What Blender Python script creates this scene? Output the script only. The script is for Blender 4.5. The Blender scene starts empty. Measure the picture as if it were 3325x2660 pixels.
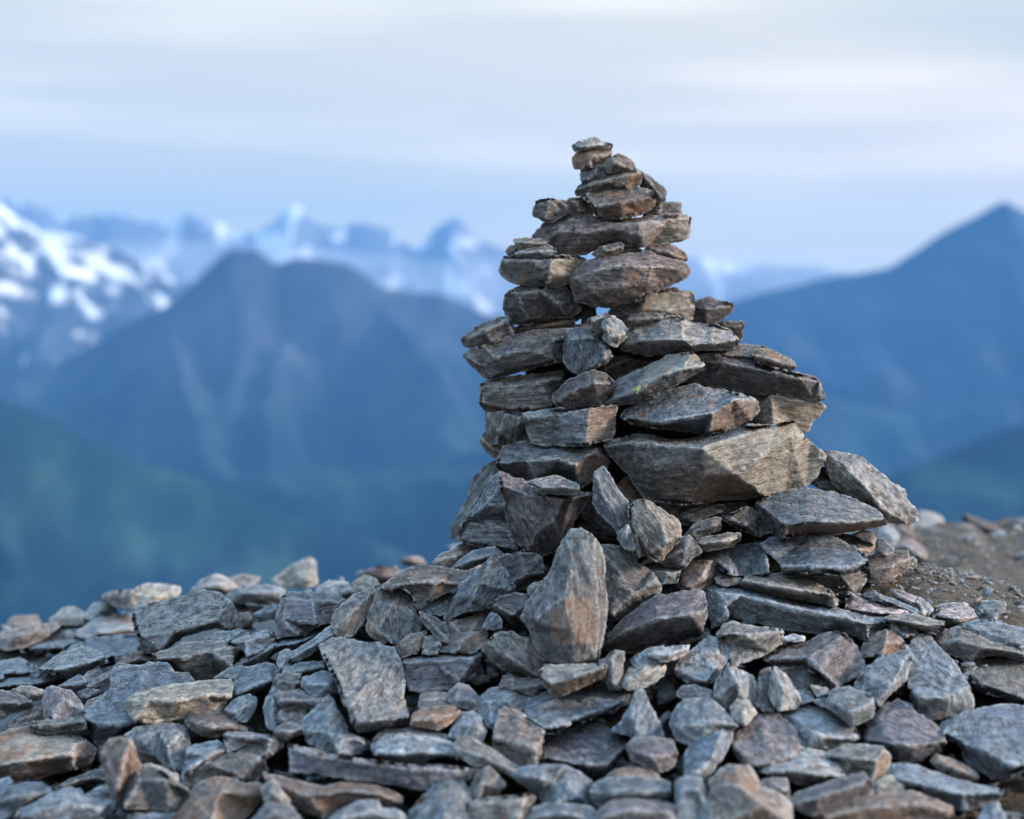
import bpy, math, random
import numpy as np
from mathutils import Vector, noise as mnoise
from mathutils.geometry import delaunay_2d_cdt

random.seed(7)
np.random.seed(7)
scene = bpy.context.scene
COL = scene.collection

# ------------------------------------------------------------------ camera
CAM_H = 0.82                       # lens height above the level ground, metres
F_PX = 1638.0                      # focal length in picture widths/1024
PITCH = math.atan((409.5 - 304.0) / F_PX)
cd = bpy.data.cameras.new('camera')
cam = bpy.data.objects.new('camera', cd)
COL.objects.link(cam)
cam.location = (0, 0, CAM_H)
cam.rotation_euler = (math.pi / 2 - PITCH, 0, 0)
cd.sensor_width = 36
cd.lens = 36 * F_PX / 1024
cd.clip_start = 0.05
cd.clip_end = 200000
cd.dof.use_dof = True
cd.dof.focus_distance = 3.32
cd.dof.aperture_fstop = 2.0
cd.dof.aperture_blades = 9
scene.camera = cam

# ------------------------------------------------------------------ light
SUN_EL, SUN_AZ = math.radians(20), math.radians(98)   # azimuth clockwise from +Y (view direction)
w = bpy.data.worlds.new('World')
scene.world = w
w.use_nodes = True
nt = w.node_tree
nt.nodes.clear()
N = nt.nodes.new
Lk = nt.links.new
out = N('ShaderNodeOutputWorld')
bg = N('ShaderNodeBackground')
bg.inputs[1].default_value = 0.060
Lk(bg.outputs[0], out.inputs[0])
sky = N('ShaderNodeTexSky')
sky.sky_type = 'NISHITA'
sky.sun_disc = False
sky.sun_elevation = SUN_EL
sky.sun_rotation = SUN_AZ
sky.altitude = 2000
sky.air_density = 1.0
sky.dust_density = 0.6
sky.ozone_density = 2.0
tc = N('ShaderNodeTexCoord')
def mapn(scale, rot=(0, 0, 0), loc=(0, 0, 0)):
    m = N('ShaderNodeMapping')
    m.inputs['Scale'].default_value = scale
    m.inputs['Rotation'].default_value = rot
    m.inputs['Location'].default_value = loc
    Lk(tc.outputs['Generated'], m.inputs[0])
    return m
def cloud_noise(scale, detail, rough, m):
    n = N('ShaderNodeTexNoise')
    n.inputs['Scale'].default_value = scale
    n.inputs['Detail'].default_value = detail
    n.inputs['Roughness'].default_value = rough
    Lk(m.outputs[0], n.inputs['Vector'])
    return n
def ramp(fac, stops):
    r = N('ShaderNodeValToRGB')
    e = r.color_ramp.elements
    while len(e) < len(stops):
        e.new(0.5)
    for k, (p, c) in enumerate(stops):
        e[k].position = p
        e[k].color = (c[0], c[1], c[2], 1)
    r.color_ramp.interpolation = 'EASE'
    Lk(fac, r.inputs[0])
    return r
def wmix(fac, a, b):
    m = N('ShaderNodeMix')
    m.data_type = 'RGBA'
    for s, v in ((m.inputs['Factor'], fac), (m.inputs['A'], a), (m.inputs['B'], b)):
        if hasattr(v, 'links'):
            Lk(v, s)
        else:
            s.default_value = v if isinstance(v, float) else (*v, 1)
    return m.outputs['Result']
streak = cloud_noise(1.0, 3.0, 0.45, mapn((2.2, 2.2, 24), (0, math.radians(4), 0), (0.3, 0, 1.7)))
broad = cloud_noise(1.0, 2.0, 0.5, mapn((1.6, 1.6, 9), (0, math.radians(-5), 0), (4.1, 2.0, 0.45)))
# cloud veil: pale cream blue, a little pinker towards the sun side (right)
sepx = N('ShaderNodeSeparateXYZ')
Lk(tc.outputs['Generated'], sepx.inputs[0])
side = N('ShaderNodeMapRange')
side.inputs['From Min'].default_value = -0.5
side.inputs['From Max'].default_value = 0.5
Lk(sepx.outputs['X'], side.inputs['Value'])
K = 10.0
bright = wmix(side.outputs[0], (0.76 * K, 0.80 * K, 0.74 * K), (1.12 * K, 0.97 * K, 0.79 * K))
greyc = wmix(side.outputs[0], (0.52 * K, 0.58 * K, 0.60 * K), (0.80 * K, 0.74 * K, 0.63 * K))
blue = wmix(0.78, sky.outputs[0], (0.45 * K, 0.58 * K, 0.56 * K))
s1 = ramp(streak.outputs[0], [(0.38, (0, 0, 0)), (0.66, (1, 1, 1))])
s2 = ramp(broad.outputs[0], [(0.30, (0, 0, 0)), (0.62, (1, 1, 1))])
veil = wmix(s1.outputs[0], greyc, bright)
skyc = wmix(s2.outputs[0], blue, veil)
# near the horizon the air thickens to an even pale blue
hz = N('ShaderNodeMapRange')
hz.inputs['From Min'].default_value = 0.10
hz.inputs['From Max'].default_value = 0.0
Lk(sepx.outputs['Z'], hz.inputs['Value'])
hcol = wmix(side.outputs[0], (0.58 * K, 0.61 * K, 0.42 * K), (1.05 * K, 0.86 * K, 0.44 * K))
hzm = N('ShaderNodeMath')
hzm.operation = 'MULTIPLY'
hzm.inputs[1].default_value = 0.75
Lk(hz.outputs[0], hzm.inputs[0])
fin = wmix(hzm.outputs[0], skyc, hcol)
# a thin overcast is brighter overhead than low down
zen = N('ShaderNodeMapRange')
zen.inputs['From Min'].default_value = 0.2
zen.inputs['From Max'].default_value = 1.0
zen.inputs['To Min'].default_value = 1.0
zen.inputs['To Max'].default_value = 2.5
zb = N('ShaderNodeMapRange')
zb.inputs['From Min'].default_value = 0.2
zb.inputs['From Max'].default_value = 0.8
zb.inputs['To Max'].default_value = 0.7
Lk(sepx.outputs['Z'], zb.inputs['Value'])
Lk(sepx.outputs['Z'], zen.inputs['Value'])
zm = N('ShaderNodeVectorMath')
zm.operation = 'SCALE'
Lk(wmix(zb.outputs[0], fin, (0.30 * K, 0.56 * K, 0.90 * K)), zm.inputs[0])
Lk(zen.outputs[0], zm.inputs['Scale'])
Lk(zm.outputs[0], bg.inputs[0])

sd = bpy.data.lights.new('sun', 'SUN')
sd.energy = 3.0
sd.angle = math.radians(11)
sd.color = (1.0, 0.85, 0.73)
so = bpy.data.objects.new('sun', sd)
COL.objects.link(so)
dirv = Vector((math.sin(SUN_AZ) * math.cos(SUN_EL), math.cos(SUN_AZ) * math.cos(SUN_EL), math.sin(SUN_EL)))
so.rotation_euler = dirv.to_track_quat('Z', 'Y').to_euler()
so.location = (5, 0, 5)

vs = scene.view_settings
scene.display_settings.display_device = 'sRGB'
vs.view_transform = 'Standard'
vs.look = 'None'
vs.exposure = 1.17
vs.gamma = 1.0
vs.use_curve_mapping = False
scene.cycles.use_denoising = True
scene.cycles.max_bounces = 5
scene.cycles.volume_bounces = 1
scene.cycles.sample_clamp_indirect = 5

# ------------------------------------------------------------------ helpers
CP, SP = math.cos(PITCH), math.sin(PITCH)
def ray(u, v):
    """unit-forward ray through picture position (u, v) on a 1024 x 819 frame"""
    a = (np.asarray(u, float) - 512) / F_PX
    b = -(np.asarray(v, float) - 409.5) / F_PX
    return np.stack([a, CP + b * SP, -SP + b * CP], -1)
def at(u, v, D):
    p = ray(u, v) * np.asarray(D, float)[..., None]
    p[..., 2] += CAM_H
    return p
def ground_z(x, y):
    x = np.asarray(x, float); y = np.asarray(y, float)
    z = 0.30 * np.exp(-((x - 0.42) ** 2) / 1.0 - ((y - 3.5) ** 2) / np.where(y < 3.5, 0.5, 1.25))
    z = z + 0.0 * np.exp(-((x - 2.5) ** 2) / 0.7 - ((y - 6.4) ** 2) / 0.6)
    z = z + 0.07 * np.minimum(x + 0.3, 0) - 0.02 * np.maximum(x - 1.4, 0)
    yc = np.clip(5.15 + 0.55 * x, 4.3, 6.4)
    b = np.maximum(y - yc, 0)
    z = z - 0.30 * b ** 1.5
    f = np.maximum(np.hypot(x, y) - 9, 0)
    return z - 0.25 * f
def hit_ground(u, v, h=0.0):
    r = ray(u, v)
    Ds = np.linspace(1.2, 7.0, 1200)
    P = r[None, :] * Ds[:, None]
    dz = P[:, 2] + CAM_H - ground_z(P[:, 0], P[:, 1]) - h
    i = np.argmax(dz < 0)
    return float(Ds[i]) if dz[i] < 0 else 5.2

def hash3(i, j, k, s):
    n = (i.astype(np.int64) * 73856093) ^ (j.astype(np.int64) * 19349663) ^ (k.astype(np.int64) * 83492791) ^ (s * 2654435761 % 4294967296)
    n = (n ^ (n >> 13)) * 1274126177 & 0xffffffff
    n = (n ^ (n >> 16)) * 668265263 & 0xffffffff
    return ((n ^ (n >> 15)) & 0xffffff) / 16777215.0
def vnoise(p, s=0):
    f = np.floor(p); t = p - f
    t = t * t * t * (t * (t * 6 - 15) + 10)
    i, j, k = f[:, 0].astype(np.int64), f[:, 1].astype(np.int64), f[:, 2].astype(np.int64)
    r = 0
    for a in (0, 1):
        wx = t[:, 0] if a else 1 - t[:, 0]
        for b in (0, 1):
            wy = t[:, 1] if b else 1 - t[:, 1]
            for c in (0, 1):
                wz = t[:, 2] if c else 1 - t[:, 2]
                r = r + wx * wy * wz * hash3(i + a, j + b, k + c, s)
    return r * 2 - 1
def fbm(p, s=0, o=4, g=0.5):
    r = 0; a = 1.0
    for q in range(o):
        r = r + a * vnoise(p * (2 ** q) + 17.3 * q, s + q)
        a *= g
    return r
def chip(p, s):
    """broken planes: each point takes the tilted plane of its nearest scattered seed"""
    f = np.floor(p).astype(np.int64)
    best = np.full(len(p), 9e9); val = np.zeros(len(p))
    for a in (-1, 0, 1):
        for b in (-1, 0, 1):
            for c in (-1, 0, 1):
                i, j, k = f[:, 0] + a, f[:, 1] + b, f[:, 2] + c
                h1, h2, h3 = hash3(i, j, k, s), hash3(i, j, k, s + 1), hash3(i, j, k, s + 2)
                dx = p - np.stack([i + h1, j + h2, k + h3], -1)
                d = (dx ** 2).sum(1)
                h4, h5, h6 = hash3(i, j, k, s + 3) - .5, hash3(i, j, k, s + 4) - .5, hash3(i, j, k, s + 5) - .5
                v = dx[:, 0] * h4 * 2 + dx[:, 1] * h5 * 2 + dx[:, 2] * h6 * 2 + (h1 - .5) * 0.9
                m = d < best
                best = np.where(m, d, best); val = np.where(m, v, val)
    return val

def make_mesh(name, V, F, attrs=None, smooth=True):
    me = bpy.data.meshes.new(name)
    V = np.ascontiguousarray(V, dtype=np.float32)
    F = np.asarray(F, dtype=np.int32)
    me.vertices.add(len(V)); me.vertices.foreach_set('co', V.ravel())
    k = F.shape[1]
    me.loops.add(F.size); me.loops.foreach_set('vertex_index', F.ravel())
    me.polygons.add(len(F))
    me.polygons.foreach_set('loop_start', np.arange(0, F.size, k, dtype=np.int32))
    me.polygons.foreach_set('loop_total', np.full(len(F), k, dtype=np.int32))
    me.polygons.foreach_set('use_smooth', np.full(len(F), smooth, dtype=bool))
    me.update(calc_edges=True)
    for an, av in (attrs or {}).items():
        a = me.attributes.new(an, 'FLOAT_VECTOR', 'POINT')
        a.data.foreach_set('vector', np.ascontiguousarray(av, dtype=np.float32).ravel())
    return me
def link(name, me, mat=None, loc=(0, 0, 0), parent=None):
    o = bpy.data.objects.new(name, me)
    COL.objects.link(o)
    o.location = loc
    if mat is not None and not me.materials:
        me.materials.append(mat)
    if parent is not None:
        o.parent = parent
    return o
def tag(o, label=None, cat=None, group=None, kind=None):
    for k, v in (('label', label), ('category', cat), ('group', group), ('kind', kind)):
        if v:
            o[k] = v
    return o
def vnormals(V, F):
    a, b, c = V[F[:, 0]], V[F[:, 1]], V[F[:, 2]]
    n = np.cross(b - a, c - a)
    N_ = np.zeros_like(V)
    for k in range(3):
        np.add.at(N_, F[:, k], n)
    return N_ / (np.linalg.norm(N_, axis=1)[:, None] + 1e-12)

# ------------------------------------------------------------------ materials
def new_mat(name):
    m = bpy.data.materials.new(name)
    m.use_nodes = True
    t = m.node_tree
    t.nodes.clear()
    o = t.nodes.new('ShaderNodeOutputMaterial')
    b = t.nodes.new('ShaderNodeBsdfPrincipled')
    t.links.new(b.outputs[0], o.inputs[0])
    return m, t, b
class NT:
    def __init__(s, t): s.t = t
    def n(s, typ, **kw):
        n = s.t.nodes.new(typ)
        for k, v in kw.items():
            setattr(n, k, v)
        return n
    def l(s, a, b): s.t.links.new(a, b)
    def noise(s, vec, scale, detail=4, rough=0.6, dist=0.0):
        n = s.n('ShaderNodeTexNoise')
        n.inputs['Scale'].default_value = scale
        n.inputs['Detail'].default_value = detail
        n.inputs['Roughness'].default_value = rough
        n.inputs['Distortion'].default_value = dist
        s.l(vec, n.inputs['Vector'])
        return n.outputs[0]
    def range(s, v, a, b, c=0.0, d=1.0):
        n = s.n('ShaderNodeMapRange')
        for k, x in zip(('From Min', 'From Max', 'To Min', 'To Max'), (a, b, c, d)):
            n.inputs[k].default_value = x
        s.l(v, n.inputs['Value'])
        return n.outputs[0]
    def math(s, op, a, b):
        n = s.n('ShaderNodeMath', operation=op)
        for q, x in enumerate((a, b)):
            if hasattr(x, 'links'): s.l(x, n.inputs[q])
            else: n.inputs[q].default_value = x
        return n.outputs[0]
    def mix(s, fac, a, b, blend='MIX'):
        m = s.n('ShaderNodeMix', data_type='RGBA', blend_type=blend)
        for sk, v in ((m.inputs['Factor'], fac), (m.inputs['A'], a), (m.inputs['B'], b)):
            if hasattr(v, 'links'): s.l(v, sk)
            elif isinstance(v, (int, float)): sk.default_value = v
            else: sk.default_value = (*v, 1)
        return m.outputs['Result']
    def scalev(s, vec, sc, loc=(0, 0, 0)):
        m = s.n('ShaderNodeMapping')
        m.inputs['Scale'].default_value = sc
        m.inputs['Location'].default_value = loc
        s.l(vec, m.inputs[0])
        return m.outputs[0]

def rock_material(name, attr='bed'):
    m, t, b = new_mat(name)
    q = NT(t)
    a = q.n('ShaderNodeAttribute', attribute_name=attr)
    info = q.n('ShaderNodeObjectInfo')
    v = q.n('ShaderNodeVectorMath', operation='ADD')
    q.l(a.outputs['Vector'], v.inputs[0])
    off = q.n('ShaderNodeVectorMath', operation='SCALE')
    off.inputs[0].default_value = (13.0, 7.0, 9.0)
    q.l(info.outputs['Random'], off.inputs['Scale'])
    q.l(off.outputs[0], v.inputs[1])
    P = v.outputs[0]
    base = info.outputs['Color']
    band = q.scalev(P, (0.35, 0.35, 2.2))
    big = q.noise(P, 14, 3, 0.55)
    med = q.noise(q.scalev(P, (0.8, 0.8, 1.6)), 60, 5, 0.68)
    fine = q.noise(P, 420, 3, 0.75)
    bands = q.noise(band, 75, 4, 0.6, 0.6)
    c = q.mix(q.range(big, 0.3, 0.7), q.mix(1.0, base, (0.76, 0.78, 0.84), 'MULTIPLY'), q.mix(1.0, base, (1.22, 1.13, 1.02), 'MULTIPLY'))
    c = q.mix(q.range(med, 0.40, 0.60, 0.0, 0.95), c, q.mix(1.0, c, (0.36, 0.345, 0.36), 'MULTIPLY'))
    c = q.mix(q.range(bands, 0.35, 0.62, 0.0, 0.5), c, q.mix(1.0, c, (1.40, 1.34, 1.26), 'MULTIPLY'))
    sp = q.range(fine, 0.53, 0.64)
    c = q.mix(q.math('MULTIPLY', sp, 0.7), c, q.mix(1.0, c, (2.1, 2.1, 2.05), 'MULTIPLY'))
    dk = q.range(fine, 0.45, 0.34)
    c = q.mix(q.math('MULTIPLY', dk, 0.65), c, (0.03, 0.028, 0.03))
    cr = q.noise(q.scalev(P, (0.22, 0.22, 3.0), (2, 5, 1)), 62, 3, 0.6, 0.35)
    crack = q.range(q.math('ABSOLUTE', q.math('SUBTRACT', cr, 0.5), 0), 0.024, 0.003)
    crack = q.math('MULTIPLY', crack, q.range(big, 0.38, 0.52))
    c = q.mix(q.math('MULTIPLY', crack, 0.75), c, (0.025, 0.023, 0.025))
    # split faces of another colour: pale fresh faces and rusty joint faces
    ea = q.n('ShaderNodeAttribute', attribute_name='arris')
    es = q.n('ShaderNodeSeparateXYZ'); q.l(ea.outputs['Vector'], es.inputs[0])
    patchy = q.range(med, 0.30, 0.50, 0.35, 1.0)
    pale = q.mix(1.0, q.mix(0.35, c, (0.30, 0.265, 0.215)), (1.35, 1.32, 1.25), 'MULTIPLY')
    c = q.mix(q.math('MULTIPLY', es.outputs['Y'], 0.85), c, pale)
    rusty = q.mix(q.range(fine, 0.4, 0.6), (0.15, 0.088, 0.056), (0.29, 0.19, 0.125))
    c = q.mix(q.math('MULTIPLY', q.math('MULTIPLY', es.outputs['Z'], patchy), 0.62), c, rusty)
    # iron staining
    al = info.outputs['Alpha']
    rn = q.noise(q.scalev(P, (0.8, 0.8, 1.3), (3, 1, 2)), 20, 5, 0.62)
    thr = q.math('SUBTRACT', 0.68, q.math('MULTIPLY', al, 0.22))
    rm = q.math('SUBTRACT', rn, thr)
    rm = q.range(rm, 0.0, 0.10)
    c = q.mix(q.math('MULTIPLY', rm, 0.8), c, q.mix(q.range(med, 0.35, 0.65), (0.24, 0.125, 0.07), (0.12, 0.078, 0.058)))
    # pale crushed arrises and thin pale scratches
    geo = q.n('ShaderNodeNewGeometry')
    wear = q.range(geo.outputs['Pointiness'], 0.51, 0.56)
    wear = q.math('MAXIMUM', q.math('MULTIPLY', wear, 0.7), es.outputs['X'])
    wear = q.math('MULTIPLY', wear, q.range(q.noise(P, 110, 3, 0.6), 0.36, 0.56))
    c = q.mix(q.math('MULTIPLY', wear, 1.0), c, q.mix(0.5, q.mix(1.0, c, (1.9, 1.9, 1.9), 'MULTIPLY'), (0.42, 0.41, 0.39)))
    vn = q.noise(q.scalev(P, (1, 1, 3), (9, 4, 6)), 30, 2, 0.5, 1.2)
    vein = q.range(q.math('ABSOLUTE', q.math('SUBTRACT', vn, 0.5), 0), 0.008, 0.0)
    c = q.mix(q.math('MULTIPLY', vein, 0.35), c, (0.42, 0.40, 0.38))
    q.l(c, b.inputs['Base Color'])
    b.inputs['Roughness'].default_value = 0.78
    q.l(q.range(med, 0.3, 0.7, 0.66, 0.9), b.inputs['Roughness'])
    b.inputs['Specular IOR Level'].default_value = 0.35
    h = q.math('ADD', q.math('MULTIPLY', med, 1.0), q.math('MULTIPLY', fine, 0.30))
    h = q.math('ADD', h, q.math('MULTIPLY', bands, 0.5))
    h = q.math('SUBTRACT', h, q.math('MULTIPLY', crack, 0.5))
    bp = q.n('ShaderNodeBump')
    bp.inputs['Strength'].default_value = 1.0
    bp.inputs['Distance'].default_value = 0.0036
    q.l(h, bp.inputs['Height'])
    q.l(bp.outputs[0], b.inputs['Normal'])
    return m
ROCK = rock_material('slate_rock')

def soil_material():
    m, t, b = new_mat('gritty_soil')
    q = NT(t)
    g = q.n('ShaderNodeNewGeometry').outputs['Position']
    n1 = q.noise(g, 9, 5, 0.65)
    n2 = q.noise(g, 130, 5, 0.75)
    n3 = q.noise(g, 420, 2, 0.7)
    c = q.mix(q.range(n1, 0.3, 0.7), (0.082, 0.064, 0.050), (0.145, 0.118, 0.095))
    gx = q.n('ShaderNodeSeparateXYZ'); q.l(g, gx.inputs[0])
    led = q.math('ADD', q.range(gx.outputs['X'], -0.35, -0.75), q.math('MULTIPLY', q.math('SUBTRACT', n1, 0.5), 1.2))
    c = q.mix(q.range(led, 0.4, 0.6), c, q.mix(q.range(n1, 0.3, 0.7), (0.13, 0.145, 0.16), (0.2, 0.215, 0.225)))
    c = q.mix(q.range(n2, 0.40, 0.62), q.mix(1.0, c, (0.55, 0.53, 0.5), 'MULTIPLY'), c)
    c = q.mix(q.range(n3, 0.60, 0.70), c, (0.30, 0.28, 0.25))
    q.l(c, b.inputs['Base Color'])
    b.inputs['Roughness'].default_value = 0.95
    bp = q.n('ShaderNodeBump')
    bp.inputs['Strength'].default_value = 1.0
    bp.inputs['Distance'].default_value = 0.008
    q.l(q.math('ADD', n2, q.math('MULTIPLY', n3, 0.5)), bp.inputs['Height'])
    q.l(bp.outputs[0], b.inputs['Normal'])
    return m
SOIL = soil_material()
# ------------------------------------------------------------------ near ground
def build_ground():
    xs = np.concatenate([np.linspace(-9, -2.2, 30)[:-1], np.linspace(-2.2, 2.6, 330), np.linspace(2.6, 9, 30)[1:]])
    ys = np.concatenate([np.linspace(-5, 1.6, 20)[:-1], np.linspace(1.6, 6.6, 330), np.linspace(6.6, 14, 40)[1:]])
    X, Y = np.meshgrid(xs, ys)
    Z = ground_z(X, Y) - 0.075
    P = np.stack([X, Y, np.zeros_like(X)], -1).reshape(-1, 3)
    soil = 1 / (1 + np.exp(-(P[:, 0] - 0.72) * 12)) / (1 + np.exp(-(P[:, 1] - 3.3) * 10))
    ledge = 1 / (1 + np.exp((P[:, 0] + 0.62) * 9)) / (1 + np.exp(-(P[:, 1] - 3.3) * 8))
    Z = Z.ravel() + ledge * 0.045 + soil * 0.07 + 0.012 * fbm(P * 3.5, 3, 3) + 0.009 * fbm(P * 22, 5, 4, 0.72)
    V = np.stack([X.ravel(), Y.ravel(), Z], -1)
    n = len(xs); m = len(ys)
    i = np.arange(n * m).reshape(m, n)
    F = np.stack([i[:-1, :-1].ravel(), i[:-1, 1:].ravel(), i[1:, 1:].ravel(), i[1:, :-1].ravel()], -1)
    o = link('summit_ground', make_mesh('summit_ground', V, F), SOIL)
    tag(o, 'gritty brown soil of the summit under the rubble', kind='structure')
build_ground()

# ------------------------------------------------------------------ mountains
def mountain_material(name, low, high, streakc, snow=None, snow_lo=0, snow_hi=1, diag=False, tree=False):
    m, t, b = new_mat(name)
    q = NT(t)
    g = q.n('ShaderNodeNewGeometry').outputs['Position']
    sep = q.n('ShaderNodeSeparateXYZ'); q.l(g, sep.inputs[0])
    n1 = q.noise(g, 0.0016, 5, 0.6)
    n2 = q.noise(q.scalev(g, (1, 0.5, 0.7)), 0.004, 4, 0.65)
    c = q.mix(q.range(n1, 0.35, 0.65), low, high)
    c = q.mix(q.math('MULTIPLY', q.range(n2, 0.50, 0.64), 0.6), c, streakc)
    if tree:
        tl = q.range(q.math('ADD', sep.outputs['Z'], q.math('MULTIPLY', n1, 500)), 60, -250)
        c = q.mix(tl, c, q.mix(q.range(n2, 0.4, 0.6), (0.006, 0.02, 0.034), (0.022, 0.05, 0.05)))
    if snow:
        gs = q.scalev(g, (1.0, 0.3, 0.7))
        if diag:
            mp = q.n('ShaderNodeMapping')
            mp.inputs['Rotation'].default_value = (0, math.radians(-38), 0)
            q.l(g, mp.inputs[0])
            gs = q.scalev(mp.outputs[0], (0.6, 0.3, 1.4))
        gul = q.noise(gs, 0.0070 if diag else 0.0034, 4, 0.6, 0.5)
        hgt = q.range(sep.outputs['Z'], snow_lo, snow_hi, -0.17, 0.16)
        sm = q.range(q.math('ADD', gul, hgt), 0.51 if diag else 0.50, 0.64)
        c = q.mix(sm, c, snow)
    q.l(c, b.inputs['Base Color'])
    b.inputs['Roughness'].default_value = 0.95
    b.inputs['Specular IOR Level'].default_value = 0.1
    return m
def mountain(name, label, prof, D, run, drop, rough, mat, seed, back=0.5, nx=420, ny=70, widen=0.0):
    """prof: crest line as (x, y) on a 2156 x 1725 frame; falls towards the viewer over `run` metres by `drop`"""
    px = np.array([p[0] for p in prof], float); py = np.array([p[1] for p in prof], float)
    u = np.linspace(px[0], px[-1], nx)
    v = np.interp(u, px, py)
    k = np.hanning(6); k /= k.sum()
    v = np.convolve(np.pad(v, 3, mode='edge'), k, 'valid')[:nx]
    crest = at(u / 2156 * 1024, v / 2156 * 1024, np.full(nx, float(D)))
    s = np.concatenate([np.linspace(-back, 0, 14)[:-1], np.linspace(0, 1, ny)])
    S, I = np.meshgrid(s, np.arange(nx), indexing='ij')
    cx = crest[I, 0]; cy = crest[I, 1]; cz = crest[I, 2]
    X = cx * (1 + widen * S)
    Y = cy - S * run
    A = np.abs(S)
    Z0 = cz - drop * A
    q = np.stack([X / 950 + Z0 / 1500, Y / 1100, np.zeros_like(X)], -1).reshape(-1, 3)
    rid = (1 - np.abs(fbm(q + seed * 3.1, seed, 4, 0.5))).reshape(X.shape)
    fin = fbm(np.stack([X / 260, Y / 420, np.zeros_like(X)], -1).reshape(-1, 3), seed + 9, 3).reshape(X.shape)
    Z = cz - drop * (A ** 0.92) + rough * (rid - 0.75) * np.minimum(A * 4, 1) * 2.4 + rough * 0.35 * fin * (0.25 + np.minimum(A * 3, 1))
    V = np.stack([X, Y, Z], -1).reshape(-1, 3)
    m = len(s)
    i = np.arange(m * nx).reshape(m, nx)
    F = np.stack([i[:-1, :-1].ravel(), i[1:, :-1].ravel(), i[1:, 1:].ravel(), i[:-1, 1:].ravel()], -1)
    o = link(name, make_mesh(name, V, F), mat)
    tag(o, label, kind='structure')
    return V[:, 2].min(), V[:, 2].max()
M_FAR = mountain_material('far_rock_and_snow', (0.11, 0.14, 0.19), (0.16, 0.19, 0.24), (0.2, 0.2, 0.22), (0.85, 0.87, 0.9), -900, 2000)
M_SNOW = mountain_material('dark_rock_with_snow', (0.035, 0.05, 0.075), (0.06, 0.075, 0.10), (0.1, 0.11, 0.13), (0.88, 0.9, 0.92), -900, 900, True)
M_MID = mountain_material('bare_scree_slope', (0.024, 0.036, 0.060), (0.050, 0.060, 0.085), (0.095, 0.11, 0.13), tree=True)
M_GREEN = mountain_material('dark_forest_slope', (0.004, 0.014, 0.030), (0.010, 0.034, 0.042), (0.040, 0.085, 0.066))
M_BLUE = mountain_material('dim_forest_ridge', (0.014, 0.03, 0.06), (0.024, 0.042, 0.07), (0.05, 0.065, 0.09))
mountain('far_snowy_range', 'distant snow covered mountain range across the horizon',
         [(-900, 520), (-300, 470), (0, 415), (45, 428), (125, 455), (180, 458), (240, 443), (300, 470), (350, 465), (405, 440), (450, 468), (510, 498), (560, 475), (620, 425), (655, 470), (700, 480), (760, 470), (825, 485), (865, 530), (920, 475), (962, 455), (995, 495), (1030, 515), (1080, 540), (1180, 510), (1300, 545), (1450, 540), (1560, 560), (1700, 560), (1850, 590), (2200, 560), (3000, 540)],
         13500, 2300, 1800, 200, M_FAR, 2)
mountain('snow_streaked_mountain', 'dark mountainside with bright snow gullies at the left edge',
         [(-1100, 300), (-500, 330), (-200, 380), (0, 428), (75, 480), (175, 505), (300, 555), (380, 600), (560, 760), (760, 900), (1000, 1050)],
         9500, 2600, 1900, 240, M_SNOW, 5)
mountain('broad_bare_peak', 'broad dim purple grey peak behind the left side of the cairn',
         [(-600, 1000), (-200, 850), (0, 790), (150, 750), (260, 690), (350, 635), (400, 590), (475, 535), (540, 522), (577, 552), (615, 538), (725, 555), (800, 598), (925, 615), (1025, 665), (1150, 700), (1350, 740), (1700, 830), (2200, 950)],
         7600, 2300, 1500, 230, M_MID, 11)
mountain('right_dark_ridge', 'blue mountain ridge rising to a peak at the right edge',
         [(700, 900), (1100, 760), (1350, 690), (1500, 655), (1650, 610), (1760, 575), (1860, 560), (1930, 520), (2010, 472), (2065, 448), (2110, 422), (2155, 446), (2190, 470), (2260, 480), (2500, 450), (3200, 420)],
         8800, 3400, 2100, 200, M_BLUE, 17)
mountain('left_forest_slope', 'dark green forested slope low on the left',
         [(-1200, 560), (-500, 700), (-150, 800), (0, 858), (120, 900), (240, 950), (380, 1005), (520, 1050), (700, 1120), (900, 1200), (1200, 1300)],
         4200, 1500, 900, 220, M_GREEN, 23)
mountain('central_forest_slope', 'green valley slope below the broad peak',
         [(-400, 1180), (100, 1080), (380, 1010), (600, 985), (800, 975), (950, 955), (1050, 950), (1300, 975), (1600, 1050), (2000, 1150), (2600, 1250)],
         5400, 1800, 900, 240, M_GREEN, 29)
mountain('right_forest_slope', 'dark green forested slope low at the right edge',
         [(1300, 1280), (1600, 1130), (1800, 1035), (1900, 985), (2000, 950), (2156, 890), (2400, 800), (3200, 620)],
         4600, 1600, 1000, 120, M_GREEN, 31)
def valley():
    xs = np.linspace(-17500, 17500, 60); ys = np.linspace(-6500, 17000, 60)
    X, Y = np.meshgrid(xs, ys)
    P = np.stack([X / 3000, Y / 3000, 0 * X], -1).reshape(-1, 3)
    Z = -1750 + 60 * fbm(P, 41, 3)
    V = np.stack([X.ravel(), Y.ravel(), Z], -1)
    i = np.arange(3600).reshape(60, 60)
    F = np.stack([i[:-1, :-1].ravel(), i[:-1, 1:].ravel(), i[1:, 1:].ravel(), i[1:, :-1].ravel()], -1)
    tag(link('valley_floor', make_mesh('valley_floor', V, F), M_GREEN), 'hazy wooded valley floor far below the summit', kind='structure')
valley()
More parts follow.
